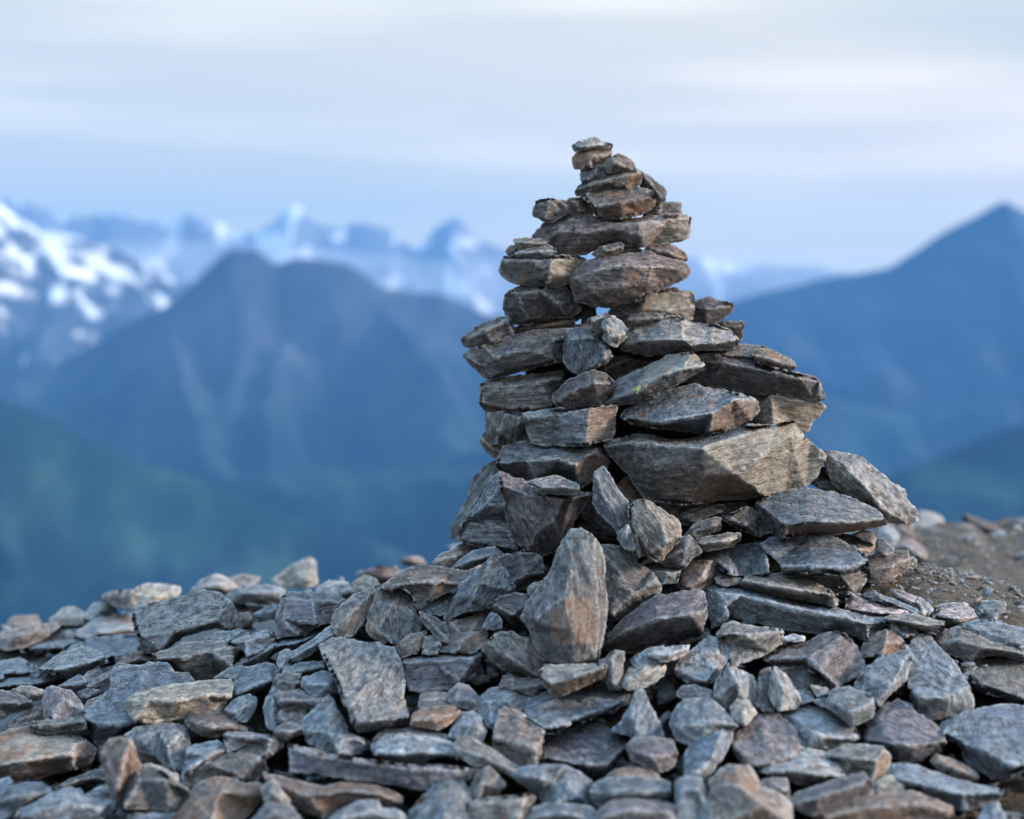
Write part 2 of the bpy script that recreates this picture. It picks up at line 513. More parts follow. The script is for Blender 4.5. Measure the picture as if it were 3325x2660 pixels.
def flank():
    """the summit's own slopes falling to the valley on every side, below the sight line"""
    th = np.linspace(0, 2 * math.pi, 97)[:-1]
    rs = np.array([7.5, 12, 25, 60, 150, 400, 900, 1700, 2600])
    zs = np.array([-1.6, -3.6, -9.5, -26, -72, -205, -480, -900, -1800])
    R, T = np.meshgrid(rs, th, indexing='ij')
    V = np.stack([R * np.sin(T), 2.5 + R * np.cos(T), np.repeat(zs[:, None], 96, 1)], -1).reshape(-1, 3)
    F = []
    for a in range(len(rs) - 1):
        for b in range(96):
            F.append((a * 96 + b, (a + 1) * 96 + b, (a + 1) * 96 + (b + 1) % 96, a * 96 + (b + 1) % 96))
    tag(link('summit_slope', make_mesh('summit_slope', V, F), M_MID), 'bare slope of the summit falling away into the valley', kind='structure')
flank()

# ------------------------------------------------------------------ haze
def haze():
    x, y0, y1, z0, z1 = 18000, -7000, 17500, -2050, 1000
    V = [(-x, y0, z0), (x, y0, z0), (x, y1, z0), (-x, y1, z0), (-x, y0, z1), (x, y0, z1), (x, y1, z1), (-x, y1, z1)]
    F = [(0, 3, 2, 1), (4, 5, 6, 7), (0, 1, 5, 4), (1, 2, 6, 5), (2, 3, 7, 6), (3, 0, 4, 7)]
    m = bpy.data.materials.new('haze_air')
    m.use_nodes = True
    t = m.node_tree; t.nodes.clear()
    o = t.nodes.new('ShaderNodeOutputMaterial')
    p = t.nodes.new('ShaderNodeVolumePrincipled')
    p.inputs['Density'].default_value = HAZE
    p.inputs['Color'].default_value = (0.155, 0.42, 0.85, 1)
    p.inputs['Anisotropy'].default_value = 0.0
    t.links.new(p.outputs[0], o.inputs['Volume'])
    ob = link('haze', make_mesh('haze', np.array(V, float), F, smooth=False), m)
    tag(ob, 'blue mountain haze filling the valley', kind='stuff')
HAZE = 5.4e-5
haze()
def low_cloud():
    """thin banks of low cloud lying against the far range"""
    m = bpy.data.materials.new('cloud_vapour')
    m.use_nodes = True
    t = m.node_tree; t.nodes.clear()
    o = t.nodes.new('ShaderNodeOutputMaterial')
    p = t.nodes.new('ShaderNodeVolumePrincipled')
    p.inputs['Density'].default_value = 4.5e-4
    p.inputs['Color'].default_value = (0.93, 0.95, 1.0, 1)
    t.links.new(p.outputs[0], o.inputs['Volume'])
    import bmesh
    Vs, Fs, n = [], [], 0
    for (px, py, D, rx, ry, rz) in ((380, 545, 11600, 1250, 420, 150), (860, 590, 11500, 900, 420, 150), (1130, 585, 11900, 800, 400, 170), (1560, 575, 11700, 1500, 420, 190), (1960, 560, 12200, 1300, 400, 160), (680, 560, 11000, 700, 300, 110)):
        bm = bmesh.new()
        bmesh.ops.create_icosphere(bm, subdivisions=3, radius=1)
        c = at(px / 2156 * 1024, py / 2156 * 1024, float(D))
        q = np.array([v.co[:] for v in bm.verts])
        q = q * (1 + 0.16 * fbm(q * 1.6 + px, 3, 2)[:, None])
        Vs.append(q * np.array([rx, ry, rz]) + c)
        Fs.append(np.array([[v.index for v in f.verts] for f in bm.faces]) + n)
        n += len(q); bm.free()
    ob = link('low_cloud', make_mesh('low_cloud', np.concatenate(Vs), np.concatenate(Fs)), m)
    tag(ob, 'thin low cloud lying against the far snowy range', kind='stuff')
low_cloud()
DATA = '''
@A
pale grey capstone on the very top of the cairn|0.01|0.09|0|w|679,72 712,55 760,40 795,30 830,45 889,70 882,88 850,91 790,92 700,103 684,92|700,74,18 760,80,32 830,70,28 870,74,8
rusty brown block directly under the capstone|0.01|0.09|0|r1|681,135 700,112 760,97 820,90 870,97 882,105 880,125 855,160 845,175 790,183 700,194 687,190 683,160|765,108,20 775,130,38 772,180,30;775,130,38 860,125,20
small grey wedge, third stone down from the top of the cairn|0.015|0.08|5|g|722,195 760,188 815,182 850,180 870,205 872,215 830,240 780,255 727,262 724,230|815,184,8 800,215,34 765,254,20
mottled olive grey lump resting right of the top stack|0.02|0.08|-10|t|848,180 862,150 890,130 925,120 975,135 998,150 1012,180 1017,205 990,208 930,203 880,218 862,208|890,135,15 905,165,38 940,180,34 1000,198,12;925,122,8 905,165,38
long brown slab tilting up to the right below the two small top wedges|0.01|0.12|14|b1|690,322 710,290 740,265 830,240 960,202 1040,208 1053,215 1050,250 1045,280 1000,288 930,300 850,320 740,337 705,335|705,305,20 830,268,45 955,235,50 1048,222,20;955,235,50 935,295,30
dark stone leaning down the right side of the top stack|-0.02|0.08|-45|k|1020,200 1060,212 1105,245 1160,290 1180,315 1175,370 1150,377 1125,375 1100,330 1050,290 1040,250|1050,215,10 1090,270,34 1150,345,22
thick rounded reddish grey block supporting the top stack|0.02|0.14|8|b1|735,340 800,325 900,312 1000,300 1075,304 1110,325 1126,360 1120,390 1090,415 1040,435 960,452 870,465 815,455 790,415 765,370|750,342,20 800,400,62 822,448,36;800,400,62 940,380,66 1100,350,40;940,380,66 950,440,38
dark reddish block tucked against the left end of the rounded block|0.0|0.10|0|r|648,370 665,355 730,350 760,360 790,445 690,438 665,425|665,365,10 700,380,25 720,430,15
small brown block perched alone on the left shoulder of the upper cairn|0.02|0.10|-5|b1|470,420 485,375 550,357 575,360 640,370 655,385 672,430 640,445 570,485 520,475 472,450|490,385,15 552,372,42 530,465,32;552,372,42 585,362,20 650,400,20
short tan block at the right under the rounded block|-0.03|0.09|0|t|1060,450 1100,400 1120,375 1160,378 1262,385 1258,440 1150,448|1150,388,24 1145,440,24
long dark slab with a pale layered right end, spanning the upper cairn|0.0|0.16|3|p|458,575 520,500 570,480 640,450 700,435 760,445 870,475 940,470 1150,455 1290,445 1315,460 1303,530 1300,560 1250,580 1100,605 1050,615 900,605 780,640 640,665 590,655 550,610|545,585,35 600,530,60 660,470,36;760,452,22 890,490,62 1030,490,70 1200,472,40 1308,462,14;1030,490,70 1055,560,72 1050,612,30;600,530,60 760,540,80 890,515,74 890,490,62
thin grey plate, upper of two on the left under the long slab|0.03|0.07|0|t|362,580 420,573 540,580 552,590 548,610 500,615 430,630 390,630 372,600|378,592,18 480,600,28 545,603,14
small orange brown pebble at the left end of the two thin plates|0.01|0.05|0|r|320,640 340,615 385,610 395,635 370,660 340,662|345,632,14 375,630,16
thin grey plate, lower of two on the left under the long slab|0.04|0.07|0|g|360,660 370,645 430,632 545,615 585,630 588,665 570,675 480,672 370,670|375,655,16 480,645,28 580,635,14
light grey block with a greenish tan right face, left of the pink boulder|0.02|0.16|0|t|283,745 300,710 315,675 400,668 520,670 700,666 745,685 735,710 680,780 640,810 560,838 515,840 450,825 360,805 310,780|310,690,20 430,690,60 570,688,90 560,750,95 532,836,60;570,688,90 700,674,30
small wedge of grey slate under the middle of the long slab|0.04|0.06|5|t|790,655 830,620 880,603 940,600 948,610 946,640 900,648 820,665|840,618,14 870,640,30;870,640,30 944,615,14
small brown spacer stone behind the grey wedge on the pink boulder|0.0|0.06|0|b|900,648 950,615 1030,620 1050,640 1000,665 930,660|960,635,18
orange brown lens shaped stone right of centre under the long slab|0.01|0.08|-25|r1|1060,640 1090,615 1190,600 1240,625 1295,660 1290,685 1250,697 1180,680 1120,655|1110,630,20 1200,650,42 1270,680,15
rounded pinkish boulder with rough pitted surface in the upper cairn|0.04|0.2|-4|n|665,790 690,750 740,700 860,655 1000,648 1060,645 1140,660 1230,685 1290,710 1312,750 1300,775 1240,810 1150,845 1060,880 960,925 870,945 780,935 700,910 680,870 670,830|700,790,60 800,740,110 950,720,130 1110,725,115 1240,735,55;800,740,110 790,860,100 870,925,40;1110,725,115 1090,800,100 1060,868,40;950,720,130 940,840,115
dark brown block with curved facets under the light grey block|0.02|0.17|0|k|305,950 320,880 340,860 400,835 470,832 600,835 640,850 680,900 700,940 720,960 690,985 640,990 560,1000 440,1030 360,1035 330,1010|345,862,25 390,870,70 400,930,75 440,1010,50;390,870,70 500,850,60 600,920,75 640,980,30;500,850,60 600,838,15
rough bluish dark stone wedged left of the pink boulder|-0.06|0.1|-60|k|600,830 650,805 700,840 760,930 740,960 700,1010 640,930|
dark upright stone in the gap beneath the pink boulder|-0.05|0.08|80|k|745,945 800,940 808,1000 775,1050 730,1045 735,970|
thin rusty red plate under the curved dark block|0.0|0.12|3|r1|350,1060 450,1025 560,1005 650,992 690,995 690,1045 600,1060 480,1072 370,1085|370,1062,16 560,1035,30 688,1012,14
brown block with a tan right half below the pink boulder|0.0|0.18|3|b|860,980 900,930 1000,890 1080,880 1200,875 1290,857 1325,860 1330,920 1325,1000 1300,1015 1260,1030 1180,1040 1000,1040 940,1030 890,1020|1080,884,22 1045,950,56 1000,1000,40;1045,950,56 1200,960,50 1325,940,20
small dark stone showing behind the tan block right of the pink boulder|-0.06|0.08|0|k|1100,890 1150,850 1200,842 1245,845 1250,880 1180,895|
dark angular stone sticking out right, level with the tan block|-0.02|0.12|15|k|1320,930 1370,900 1420,897 1480,910 1535,930 1540,955 1490,1000 1440,1030 1380,1035 1320,1020|1335,940,15 1400,950,50 1480,940,30 1530,937,6;1400,950,50 1400,1022,25
@B
small flat brown stone lying on the tan block|0.06|0.07|0|b|955,130 965,105 990,75 1060,62 1170,72 1178,100 1100,130 1000,145|985,95,25 1080,90,30 1170,85,14
grey brown oval stone sticking out left at mid height of the cairn|0.04|0.12|22|b|85,205 130,165 200,115 270,90 330,82 345,110 365,150 330,180 240,225 130,242 95,230|110,200,20 200,155,55 330,105,30;200,155,55 245,215,30;330,105,30 350,160,25
tiny pale block lying in the middle of the cairn|0.13|0.05|15|w|762,95 800,80 865,65 868,80 860,100 840,125 790,138 765,130|785,100,22 862,82,12;785,100,22 787,135,14
small sharp grey cube on edge beside the square grey stone|0.15|0.07|-50|w|838,110 875,82 900,85 940,115 975,165 970,190 920,235 880,235 845,200 850,150|878,88,12 858,150,48 880,190,56 930,185,54 970,170,16;880,190,56 882,232,26
flat squarish grey stone set upright in the middle of the cairn|0.12|0.1|80|g|640,190 665,150 720,143 790,152 800,190 820,220 870,240 890,290 860,330 810,345 780,365 720,388 660,360 638,320|795,195,30 850,250,50 850,305,50 785,350,30;650,200,24 700,200,40 795,195,30
dark small stone behind the square grey stone|0.02|0.1|0|b|690,130 760,122 850,150 850,220 800,200 740,180|
large pale grey jagged slab, right side at mid height of the cairn|0.05|0.22|3|w|940,230 975,165 1000,135 1100,115 1180,85 1250,80 1290,100 1370,118 1450,125 1530,150 1570,195 1568,230 1545,250 1440,258 1360,260 1310,275 1200,287 1060,280 960,265|960,235,60 1040,212,100 1150,205,140 1280,208,160 1320,240,150 1420,225,110 1560,210,50;1280,208,160 1270,100,50;1150,205,140 1150,110,40;1420,225,110 1440,140,40
dark layered block behind the right end of the pale jagged slab|-0.08|0.12|0|k|1450,130 1490,112 1590,105 1603,120 1592,140 1590,190 1575,215 1500,190|1500,130,15 1585,135,15
grey stone with a hollow chipped front, left side at mid height|0.05|0.2|8|b|97,290 130,255 200,240 240,228 330,195 460,165 600,150 650,148 660,200 650,310 560,330 400,370 240,412 200,395 140,350|200,245,30 270,300,80 345,357,70 580,312,80 490,268,115 370,262,105 270,300,80;490,268,115 560,220,70 650,190,40;110,300,14 200,350,40 240,405,26
thick brown layered block below the hollow chipped stone|0.06|0.2|3|b1|180,545 190,450 240,418 330,405 420,400 540,385 625,385 630,410 610,480 595,520 580,580 400,603 310,590 215,590|192,460,24 300,450,66 500,432,74 620,410,50;192,540,40 400,580,74 570,560,60
small rounded triangular stone with a flat dark front, middle of the cairn|0.15|0.12|10|p|565,520 610,470 650,430 740,388 800,373 850,390 890,430 900,465 860,510 820,550 650,572 600,560|590,535,30 680,478,70 800,440,90 890,440,40
long diagonal grey stone with a spot of yellow green lichen|0.13|0.18|25|g|850,550 880,510 895,435 970,400 1080,350 1200,290 1320,275 1350,300 1397,345 1385,370 1280,420 1230,455 1120,515 1000,550 940,558|905,520,60 1010,490,110 1150,405,120 1270,365,120 1390,345,60;1270,365,120 1320,280,60
dark slab deep behind the diagonal lichen stone|-0.02|0.15|20|k|810,360 900,310 1000,285 1200,285 1180,330 960,420 880,450 850,410|
long dark bar shaped slab sloping down to the right at mid height|0.05|0.2|-9|k|1250,430 1395,340 1350,285 1440,285 1560,305 1800,370 1950,400 2000,430 2030,490 2028,518 1980,520 1830,505 1600,480 1420,455|1340,315,50 1500,330,90 1700,370,100 1900,410,84 2005,432,40;2005,432,40 2010,515,30
flat brown plate lying on the long dark slab at the right|0.0|0.2|-8|b|1320,275 1430,255 1570,232 1690,238 1760,265 1870,330 1877,355 1830,368 1700,345 1560,315 1440,300|1350,285,50 1500,290,90 1640,300,90
small pointed plate lying on the right end of the dark slab|0.06|0.08|-25|t|1645,280 1700,255 1770,275 1870,330 1875,358 1830,365 1740,335 1660,310|1655,292,26 1740,312,36 1860,345,14
broad wedge shaped grey slab with a rusty right end above the largest stone|0.13|0.25|12|g1|945,620 960,580 1050,540 1200,480 1340,455 1500,480 1600,505 1670,545 1680,580 1640,630 1540,670 1420,712 1380,710 1280,695 1160,680 1060,665 1000,650|970,625,60 1150,655,170 1270,630,180 1430,600,180 1550,530,120 1650,525,50;1430,600,180 1410,700,120
tan stone poking out right between the dark slab and the largest stone|0.03|0.22|-5|t1|1380,470 1560,475 1730,490 1900,510 1990,535 2038,565 2010,600 1970,640 1945,690 1905,688 1870,680 1750,690 1640,700 1620,600 1540,510|1750,500,60 1758,660,70;1750,500,60 2000,545,20
small squarish brown stone at the left edge above the lower slabs|0.1|0.16|75|b|215,600 300,595 410,598 440,660 460,740 380,765 280,770 240,760 215,700|320,605,40 282,700,66 276,765,50;320,605,40 430,640,34
rectangular grey block with a brown right end, left of centre|0.15|0.2|0|g|415,605 500,588 640,580 740,562 910,550 917,570 890,740 760,770 560,772 460,755 435,680|430,625,30 600,608,60 770,572,80 756,764,80;770,572,80 908,560,30
pale greenish rounded stone end at the left edge, under the square brown one|0.08|0.15|-40|t|180,750 210,705 260,740 330,780 420,820 430,890 300,860 220,805|200,755,20 300,810,50
wide bluish slab with a rusty right face on the left lower cairn|0.13|0.25|-3|g1|275,880 285,830 300,780 440,745 560,760 700,762 800,760 850,780 880,860 860,900 780,960 715,1000 690,960 600,935 480,965 420,955 300,930|290,870,70 440,858,120 600,850,150 690,880,165 800,800,80;690,880,165 715,990,90;440,858,120 480,955,70
largest stone of the cairn, pale on the right and dark on the left face|0.16|0.34|10|s|845,770 900,745 1020,720 1100,720 1180,745 1300,745 1450,710 1560,680 1740,665 1860,648 1885,660 1920,720 1960,760 2040,830 2030,870 1990,940 1930,1000 1830,1040 1700,1055 1500,1065 1300,1085 1180,1080 1060,1055 1020,1000 985,930 940,880 880,830|862,780,30 1000,758,90 1110,772,150 1370,787,270 1520,738,200 1700,690,130 1870,660,50;1370,787,270 1392,930,215 1310,1076,90;1392,930,235 1550,925,220 1620,980,190 1700,1045,110;1550,925,220 1660,850,200 1850,720,110;1110,772,150 1130,900,150 1180,1060,60
@J
large pale grey slab leaning down the right flank of the lower cairn|0.1|0.14|-42|w|-60,235 -60,190 60,195 160,215 280,250 340,300 385,350 470,410 540,485 600,525 660,560 682,592 660,605 690,655 740,710 785,740 790,765 765,790 800,815 800,845 770,845 715,860 600,850 500,830 450,760 380,690 250,630 100,560 0,480|-40,215,20 100,300,90 230,440,130 370,590,140 460,730,120 560,780,80 715,855,10
@C
dark thin slab between the leaning pale slab and the largest stone|0.06|0.12|-30|k|1600,215 1650,150 1700,180 1820,260 1920,340 1930,390 1880,350 1760,290 1650,240|
broad flat slab with a rusty front edge under the largest stone at the right|0.22|0.24|-10|g1|1375,300 1430,280 1520,255 1590,238 1700,260 1800,290 1890,340 1930,375 1935,395 1860,410 1700,430 1600,430 1500,450 1460,440 1430,400 1395,350|1385,310,30 1440,350,90 1505,402,170 1600,385,170 1750,390,140 1925,372,70;1505,402,170 1500,445,150
@K
rough rounded flank of the lower left block, set back|0.05|0.2|50|g|350,350 365,300 420,240 500,190 560,200 560,300 460,450 400,580 340,700 265,690 225,670 225,610 260,540 330,440|300,600,50 380,450,70 480,290,60
upper layer of the cracked block at the cairn's lower left|0.2|0.2|0|g|330,558 420,430 490,300 535,265 600,280 610,400 600,460 585,540 450,550|345,550,30 450,470,70 540,330,60;450,470,70 575,480,80
lower layer of the cracked block at the cairn's lower left|0.2|0.22|0|g|262,690 330,565 450,556 580,548 620,620 670,720 672,762 560,768 450,738 330,714|340,580,40 450,600,80 600,640,90;300,690,40 450,720,80 640,755,80
large dark block with a pointed lower facet at the cairn's lower left|0.23|0.25|-60|p|530,270 600,290 700,320 800,345 900,380 1030,390 1122,393 1080,470 1010,570 975,640 950,690 910,770 800,785 710,775 650,710 600,620 560,460|560,350,60 700,400,100 830,420,150 930,440,150 1115,400,40;930,440,150 880,570,170 935,690,70;880,570,170 770,640,130 712,765,50;560,460,40 700,560,120 770,640,130
small pale tan plate lying on the large dark lower left block|0.33|0.08|5|w|720,335 760,310 880,288 940,300 1030,350 1040,395 1030,405 900,400 810,395 800,370|745,335,20 810,365,50 940,355,60 1035,365,26
thin leaf shaped slab standing on end at the foot of the cairn|0.36|0.06|-60|g|1128,400 1140,290 1145,265 1190,222 1220,260 1250,330 1290,390 1350,460 1360,560 1300,660 1240,580 1160,520 1130,460|1150,300,14 1190,400,26 1260,500,26 1300,600,12
small triangular grey stone leaning against the blocky foot stone|0.42|0.05|70|g|1290,680 1310,640 1345,600 1375,650 1390,750 1330,745|1340,640,16
chunky stone with three clear faces standing at the cairn's foot|0.38|0.14|-50|t|1355,600 1360,480 1400,440 1450,437 1500,460 1580,510 1650,550 1675,590 1685,660 1670,700 1560,810 1530,820 1460,775 1410,805 1360,740|1460,445,30 1560,590,110 1600,700,150 1680,670,70;1600,700,150 1500,770,110 1415,790,60;1600,700,150 1540,815,80;1375,490,40 1400,640,90 1425,790,60
blue grey stone under the chunky foot stone|0.36|0.14|20|g|1555,830 1600,770 1690,680 1740,670 1800,740 1815,765 1760,800 1700,868 1600,855|1620,790,50 1720,740,60;1720,740,60 1700,860,50
dark flat stone in the shadow under the largest stone|0.2|0.12|5|k|1670,550 1750,505 1890,480 1960,475 1990,510 1880,560 1750,595 1690,585|
thin tilted grey flake under the largest stone|0.28|0.08|25|b|1720,660 1780,590 1900,550 1938,555 1935,620 1860,660 1790,710|1760,640,20 1900,600,34
thin pale flake lying on rubble under the largest stone|0.33|0.08|12|t|1790,720 1850,680 1980,655 2060,655 2055,690 1990,730 1850,755|1810,722,40 1950,705,60 2050,680,24
@C
dark plate sloping to the right under the broad flat slab|0.24|0.14|-35|k|1230,368 1340,325 1400,350 1450,425 1390,445 1300,408|1260,372,50 1330,400,70
small dark stone in the hollow between the two big lower stones|0.1|0.1|60|r|780,240 830,190 880,250 900,300 830,310|
dark inner stone behind the thin leaf shaped slab|0.05|0.2|0|k|600,330 700,250 860,300 870,420 820,470 640,440|
dark rubble stone in the shadow left under the largest stone|0.15|0.15|0|k|850,300 1000,295 1200,310 1330,300 1400,350 1250,400 1050,380 900,340|
dark core stone behind the small grey cube|-0.08|0.15|0|k|760,60 1000,40 1150,30 1100,100 800,110|
broad pale slab overhanging the right foot of the cairn|g0.13|0.2|-5|g1|1400,480 1440,455 1600,440 1700,445 1790,490 1845,540 1855,570 1800,590 1740,610 1620,600 1500,600 1480,560|1490,578,90 1620,582,95 1740,588,95 1845,558,60
brown grey block carrying the broad pale slab|g0.0|0.2|-5|t|1480,596 1620,598 1740,606 1850,572 1840,640 1810,690 1750,690 1650,660 1540,630|1500,604,50 1740,616,60 1840,590,40;1740,616,60 1790,685,40
bluish slab with a reddish right end face at the right foot|g0.08|0.18|6|g|1150,520 1250,490 1410,465 1430,475 1490,590 1440,600 1330,612 1260,602 1200,560|1405,470,40 1436,600,130;1180,530,60 1270,595,120
pinkish knobbly stone lying at the foot of the cairn|g0.06|0.12|35|n1|1045,660 1035,620 1070,560 1100,505 1180,520 1200,545 1265,545 1275,570 1210,620 1160,670 1090,672|1075,600,50 1090,545,30 1185,550,60 1265,558,20;1185,550,60 1150,620,90 1090,665,60
small grey flat stone left of the pinkish knobbly one|g0.06|0.1|0|g|915,590 935,568 1000,572 1060,585 1040,640 980,648 940,625|925,592,20 1000,600,50 1050,600,30
small dark chip right of the pinkish knobbly stone|g0.03|0.06|0|b|1205,625 1240,612 1320,628 1310,645 1250,655 1215,645|
tall pointed slab standing upright in front of the cairn|g0.12|0.14|82|s1|560,470 600,425 635,418 690,450 725,495 735,560 745,740 730,860 705,985 600,990 500,975 455,930 420,850 385,790 400,730 470,650 520,570|690,458,40 700,600,90 712,780,100 700,970,60;580,470,40 600,560,110 560,700,130 600,850,130 600,985,80;560,700,130 440,800,70
wide triangular brown slab leaning right of the tall pointed slab|g0.02|0.1|-40|b|690,480 790,488 840,498 870,548 930,598 975,648 965,690 900,730 790,800 740,800 730,600|950,630,40 860,690,60 765,780,60;730,520,20 800,600,46 860,690,60
dark block with a lighter sloping top, right of the tall pointed slab|g0.0|0.2|20|p|725,905 770,840 850,760 960,690 1130,672 1160,690 1168,760 1155,850 1135,875 1000,905 870,940 760,945 735,930|740,905,40 820,850,120 950,800,170 1100,780,180 1165,762,140;1165,762,140 1150,860,120
@J
knobbly off white stone at the right foot under the leaning slab|g0.03|0.07|30|w|440,960 450,890 510,865 570,900 620,960 615,1040 580,1075 520,1040 450,1010|490,920,50 570,980,60
brown stone at the far right foot of the cairn|g0.03|0.1|60|r|520,850 640,835 740,845 750,920 778,980 770,1015 640,1035 600,960 560,890|640,900,50 740,960,30
pale pinkish slab lying on the soil at the right foot of the cairn|g0.01|0.1|-30|n|590,1080 660,1030 730,1020 830,1060 895,1150 880,1200 820,1210 760,1200 690,1120|700,1080,80 800,1150,110 870,1190,60
small dark blue grey cube at the right foot of the cairn|g0.07|0.06|-40|g|410,1120 420,1010 470,1005 530,1050 580,1090 590,1150 560,1180 470,1187 430,1165|430,1100,30 480,1150,90 580,1130,50
small brown stone hidden under the broad rusty edged slab|g0.12|0.1|0|b|190,960 300,930 370,940 415,1000 400,1060 300,1010|
grey plate with a bright orange end at the right foot|g0.1|0.1|-15|r|-40,1000 100,965 250,980 400,1060 395,1095 310,1168 240,1125 150,1070|240,1115,110 400,1062,90
low brown block in the soil at the right foot of the cairn|g0.0|0.16|0|r|330,1270 340,1190 440,1130 720,1105 722,1220 715,1290 600,1350 560,1400 430,1430 340,1410|350,1285,130 560,1270,150 600,1240,120 718,1200,80
small pale chip standing on the soil below the pinkish slab|g0.0|0.03|60|w|720,1180 760,1170 795,1200 785,1270 740,1250|
@F
pinkish brown stone at the left foot of the cairn, against the valley|g0.11|0.1|30|n1|697,125 740,85 880,15 960,0 1050,20 1030,70 900,115 830,160 770,172 710,158|730,125,50 850,90,80 1000,50,40
narrow grey plate behind the triangular slab at the left foot|g0.12|0.1|25|g|820,160 880,105 960,55 1090,30 1150,80 1020,130 900,178|850,155,30 940,120,70 1060,90,50
dark stone right behind the triangular slab|g0.08|0.12|15|k|1100,100 1250,70 1380,85 1395,130 1402,220 1310,270 1225,305 1190,230 1140,150|1190,250,60 1290,212,100 1398,200,60
reddish brown slab arching over a dark hollow on the left|g0.1|0.14|12|r|370,290 430,230 540,165 620,150 720,155 800,170 920,190 910,225 870,250 830,290 760,335 690,372 580,335 520,290 430,305|420,292,40 560,270,110 700,255,130 850,270,60
triangular grey slab standing at the left foot of the cairn|g0.06|0.1|50|g1|760,490 830,350 870,260 930,220 1010,150 1075,82 1110,110 1170,200 1220,290 1210,325 1150,345 1080,385 1050,420 880,455 790,495|1075,95,20 1000,260,70 950,360,80 920,445,50;1000,260,70 1200,310,40
brown slab between the triangular slab and the tall pointed slab|g0.05|0.12|-10|p|1040,410 1120,350 1220,325 1345,340 1320,400 1270,500 1190,515 1130,450 1080,425|1080,405,50 1200,470,80;1200,470,80 1300,390,40
small rounded grey stone against the left side of the tall pointed slab|g0.1|0.07|10|t|1305,290 1340,260 1425,242 1415,310 1350,345 1310,335|1350,290,30
narrow slab tilting up to the right, left of the rounded grey stone|g0.08|0.12|50|b|50,560 60,500 90,430 180,350 260,300 355,280 345,330 300,420 250,520 180,605 100,608|65,560,30 150,470,80 240,390,80 345,300,30
rounded grey brown stone with an orange brown lower left facet|g0.07|0.12|-70|b1|268,560 280,480 320,380 350,300 420,288 520,310 565,360 580,430 620,500 625,550 560,590 500,625 450,652 400,637 300,600|278,480,30 350,560,90 435,640,50;350,380,40 430,400,76 560,440,50;350,560,90 430,400,76
dark wedge pointing down to the right between larger stones|g0.06|0.06|-45|k|610,440 660,455 720,490 770,520 800,590 797,642 730,625 680,555 620,495|640,470,20 730,560,36 790,620,14
small grey stone in the hollow beneath the reddish arching slab|g0.05|0.1|15|g|620,445 680,380 780,320 850,335 820,400 790,465 740,470 690,455|690,430,40 790,380,40
small brown stone with an orange patch below the rounded grey stone|g0.06|0.08|20|r|460,665 520,610 600,580 655,568 645,640 600,705 500,735|500,655,40 600,620,50;600,620,50 600,700,40
small grey stone right of the orange patched one|g0.05|0.08|0|b|645,600 700,595 745,650 725,712 630,715 640,650|
grey lens shaped stone with a brown middle facet|g0.05|0.1|15|b1|735,695 780,640 860,590 960,562 1045,568 1015,660 960,705 850,712|850,700,50 880,630,80 960,580,30
small blue grey stone in the dark hollow left of the tall slab|g0.06|0.05|40|g|1010,545 1040,490 1070,445 1110,465 1140,500 1135,550 1050,556|1075,500,20
dark reddish stone at the back of the central hollow|g0.0|0.1|0|r|770,500 880,500 1040,440 1040,600 900,620 780,620|
large pale rectangular slab tilted toward the viewer, left of centre|g0.09|0.08|78|s|-30,660 60,610 200,622 330,640 455,665 500,780 515,900 510,950 530,1060 550,1110 545,1160 400,1190 225,1207 190,1150 130,1010 80,880 20,760|0,690,60 90,860,130 150,1010,170 215,1160,210 380,1135,200 548,1108,170
long purple grey block right of the large rectangular slab|g0.03|0.14|3|p|505,740 560,725 700,710 980,698 1012,720 970,840 870,905 810,930 620,950 550,940 525,850|520,765,60 700,760,110 960,740,100;960,740,100 860,890,80
brown stone with a pale ridge pointing down right, below the tall slab|g0.06|0.1|-35|b1|1005,660 1040,625 1130,580 1200,575 1300,620 1415,750 1415,800 1345,865 1240,835 1130,795 1060,740 1010,690|1050,640,50 1150,720,100 1260,790,110 1350,850,60
grey wedge with a flat tan front, in front of the tall pointed slab|g0.07|0.1|8|t1|1365,840 1410,790 1560,782 1700,778 1795,790 1792,850 1700,900 1600,940 1500,975 1455,970 1400,910|1380,850,60 1450,905,150 1600,862,160 1790,800,130
small upright brown grey stone right of the tan fronted wedge|g0.07|0.06|80|b|1740,800 1820,710 1860,688 1912,700 1902,850 1890,935 1830,935 1790,880|1840,730,30 1840,900,50
whitish stone with yellow patches near the centre|g0.06|0.08|20|y|1895,880 1950,800 2050,745 2150,745 2190,800 2160,850 2100,900 2000,935 1940,948 1900,925|1940,870,60 2040,820,80 2160,790,40
small grey stone behind the whitish one|g0.07|0.08|15|g|1950,750 2080,675 2170,660 2190,740 2000,810|
@H
pale grey flat chip above the whitish stone|g0.09|0.06|8|w|15,720 30,690 130,670 270,658 255,700 170,748 120,762 40,745|40,720,40 150,715,60 260,672,30
@G
small bluish and brown stone below the brown ridged stone|g0.05|0.08|-5|b|1115,95 1150,40 1190,15 1240,40 1390,50 1415,100 1330,145 1200,135|1200,40,40 1210,110,60 1400,85,40
tiny rounded brown stone under the purple block|g0.04|0.07|0|b|605,210 620,150 680,130 780,135 805,190 770,220 680,240 620,245|640,180,40 760,170,40
small brown stone with a dark underside under the purple block's right end|g0.05|0.07|-30|b|785,185 800,130 860,82 920,85 960,130 1015,200 1005,245 900,235 830,220|850,170,50 960,190,60
blue grey chunk behind the pink faced block|g0.03|0.1|10|g|995,290 1000,170 1060,112 1150,98 1250,118 1330,160 1300,240 1200,290 1120,380 1060,350|1060,200,60 1200,190,80;1060,200,60 1070,330,60
orange brown lens shaped stone with a dark band, lower centre left|g0.05|0.07|15|r1|548,345 580,270 680,235 800,222 872,250 860,285 790,345 730,375 640,360|570,320,40 700,300,70 860,265,30
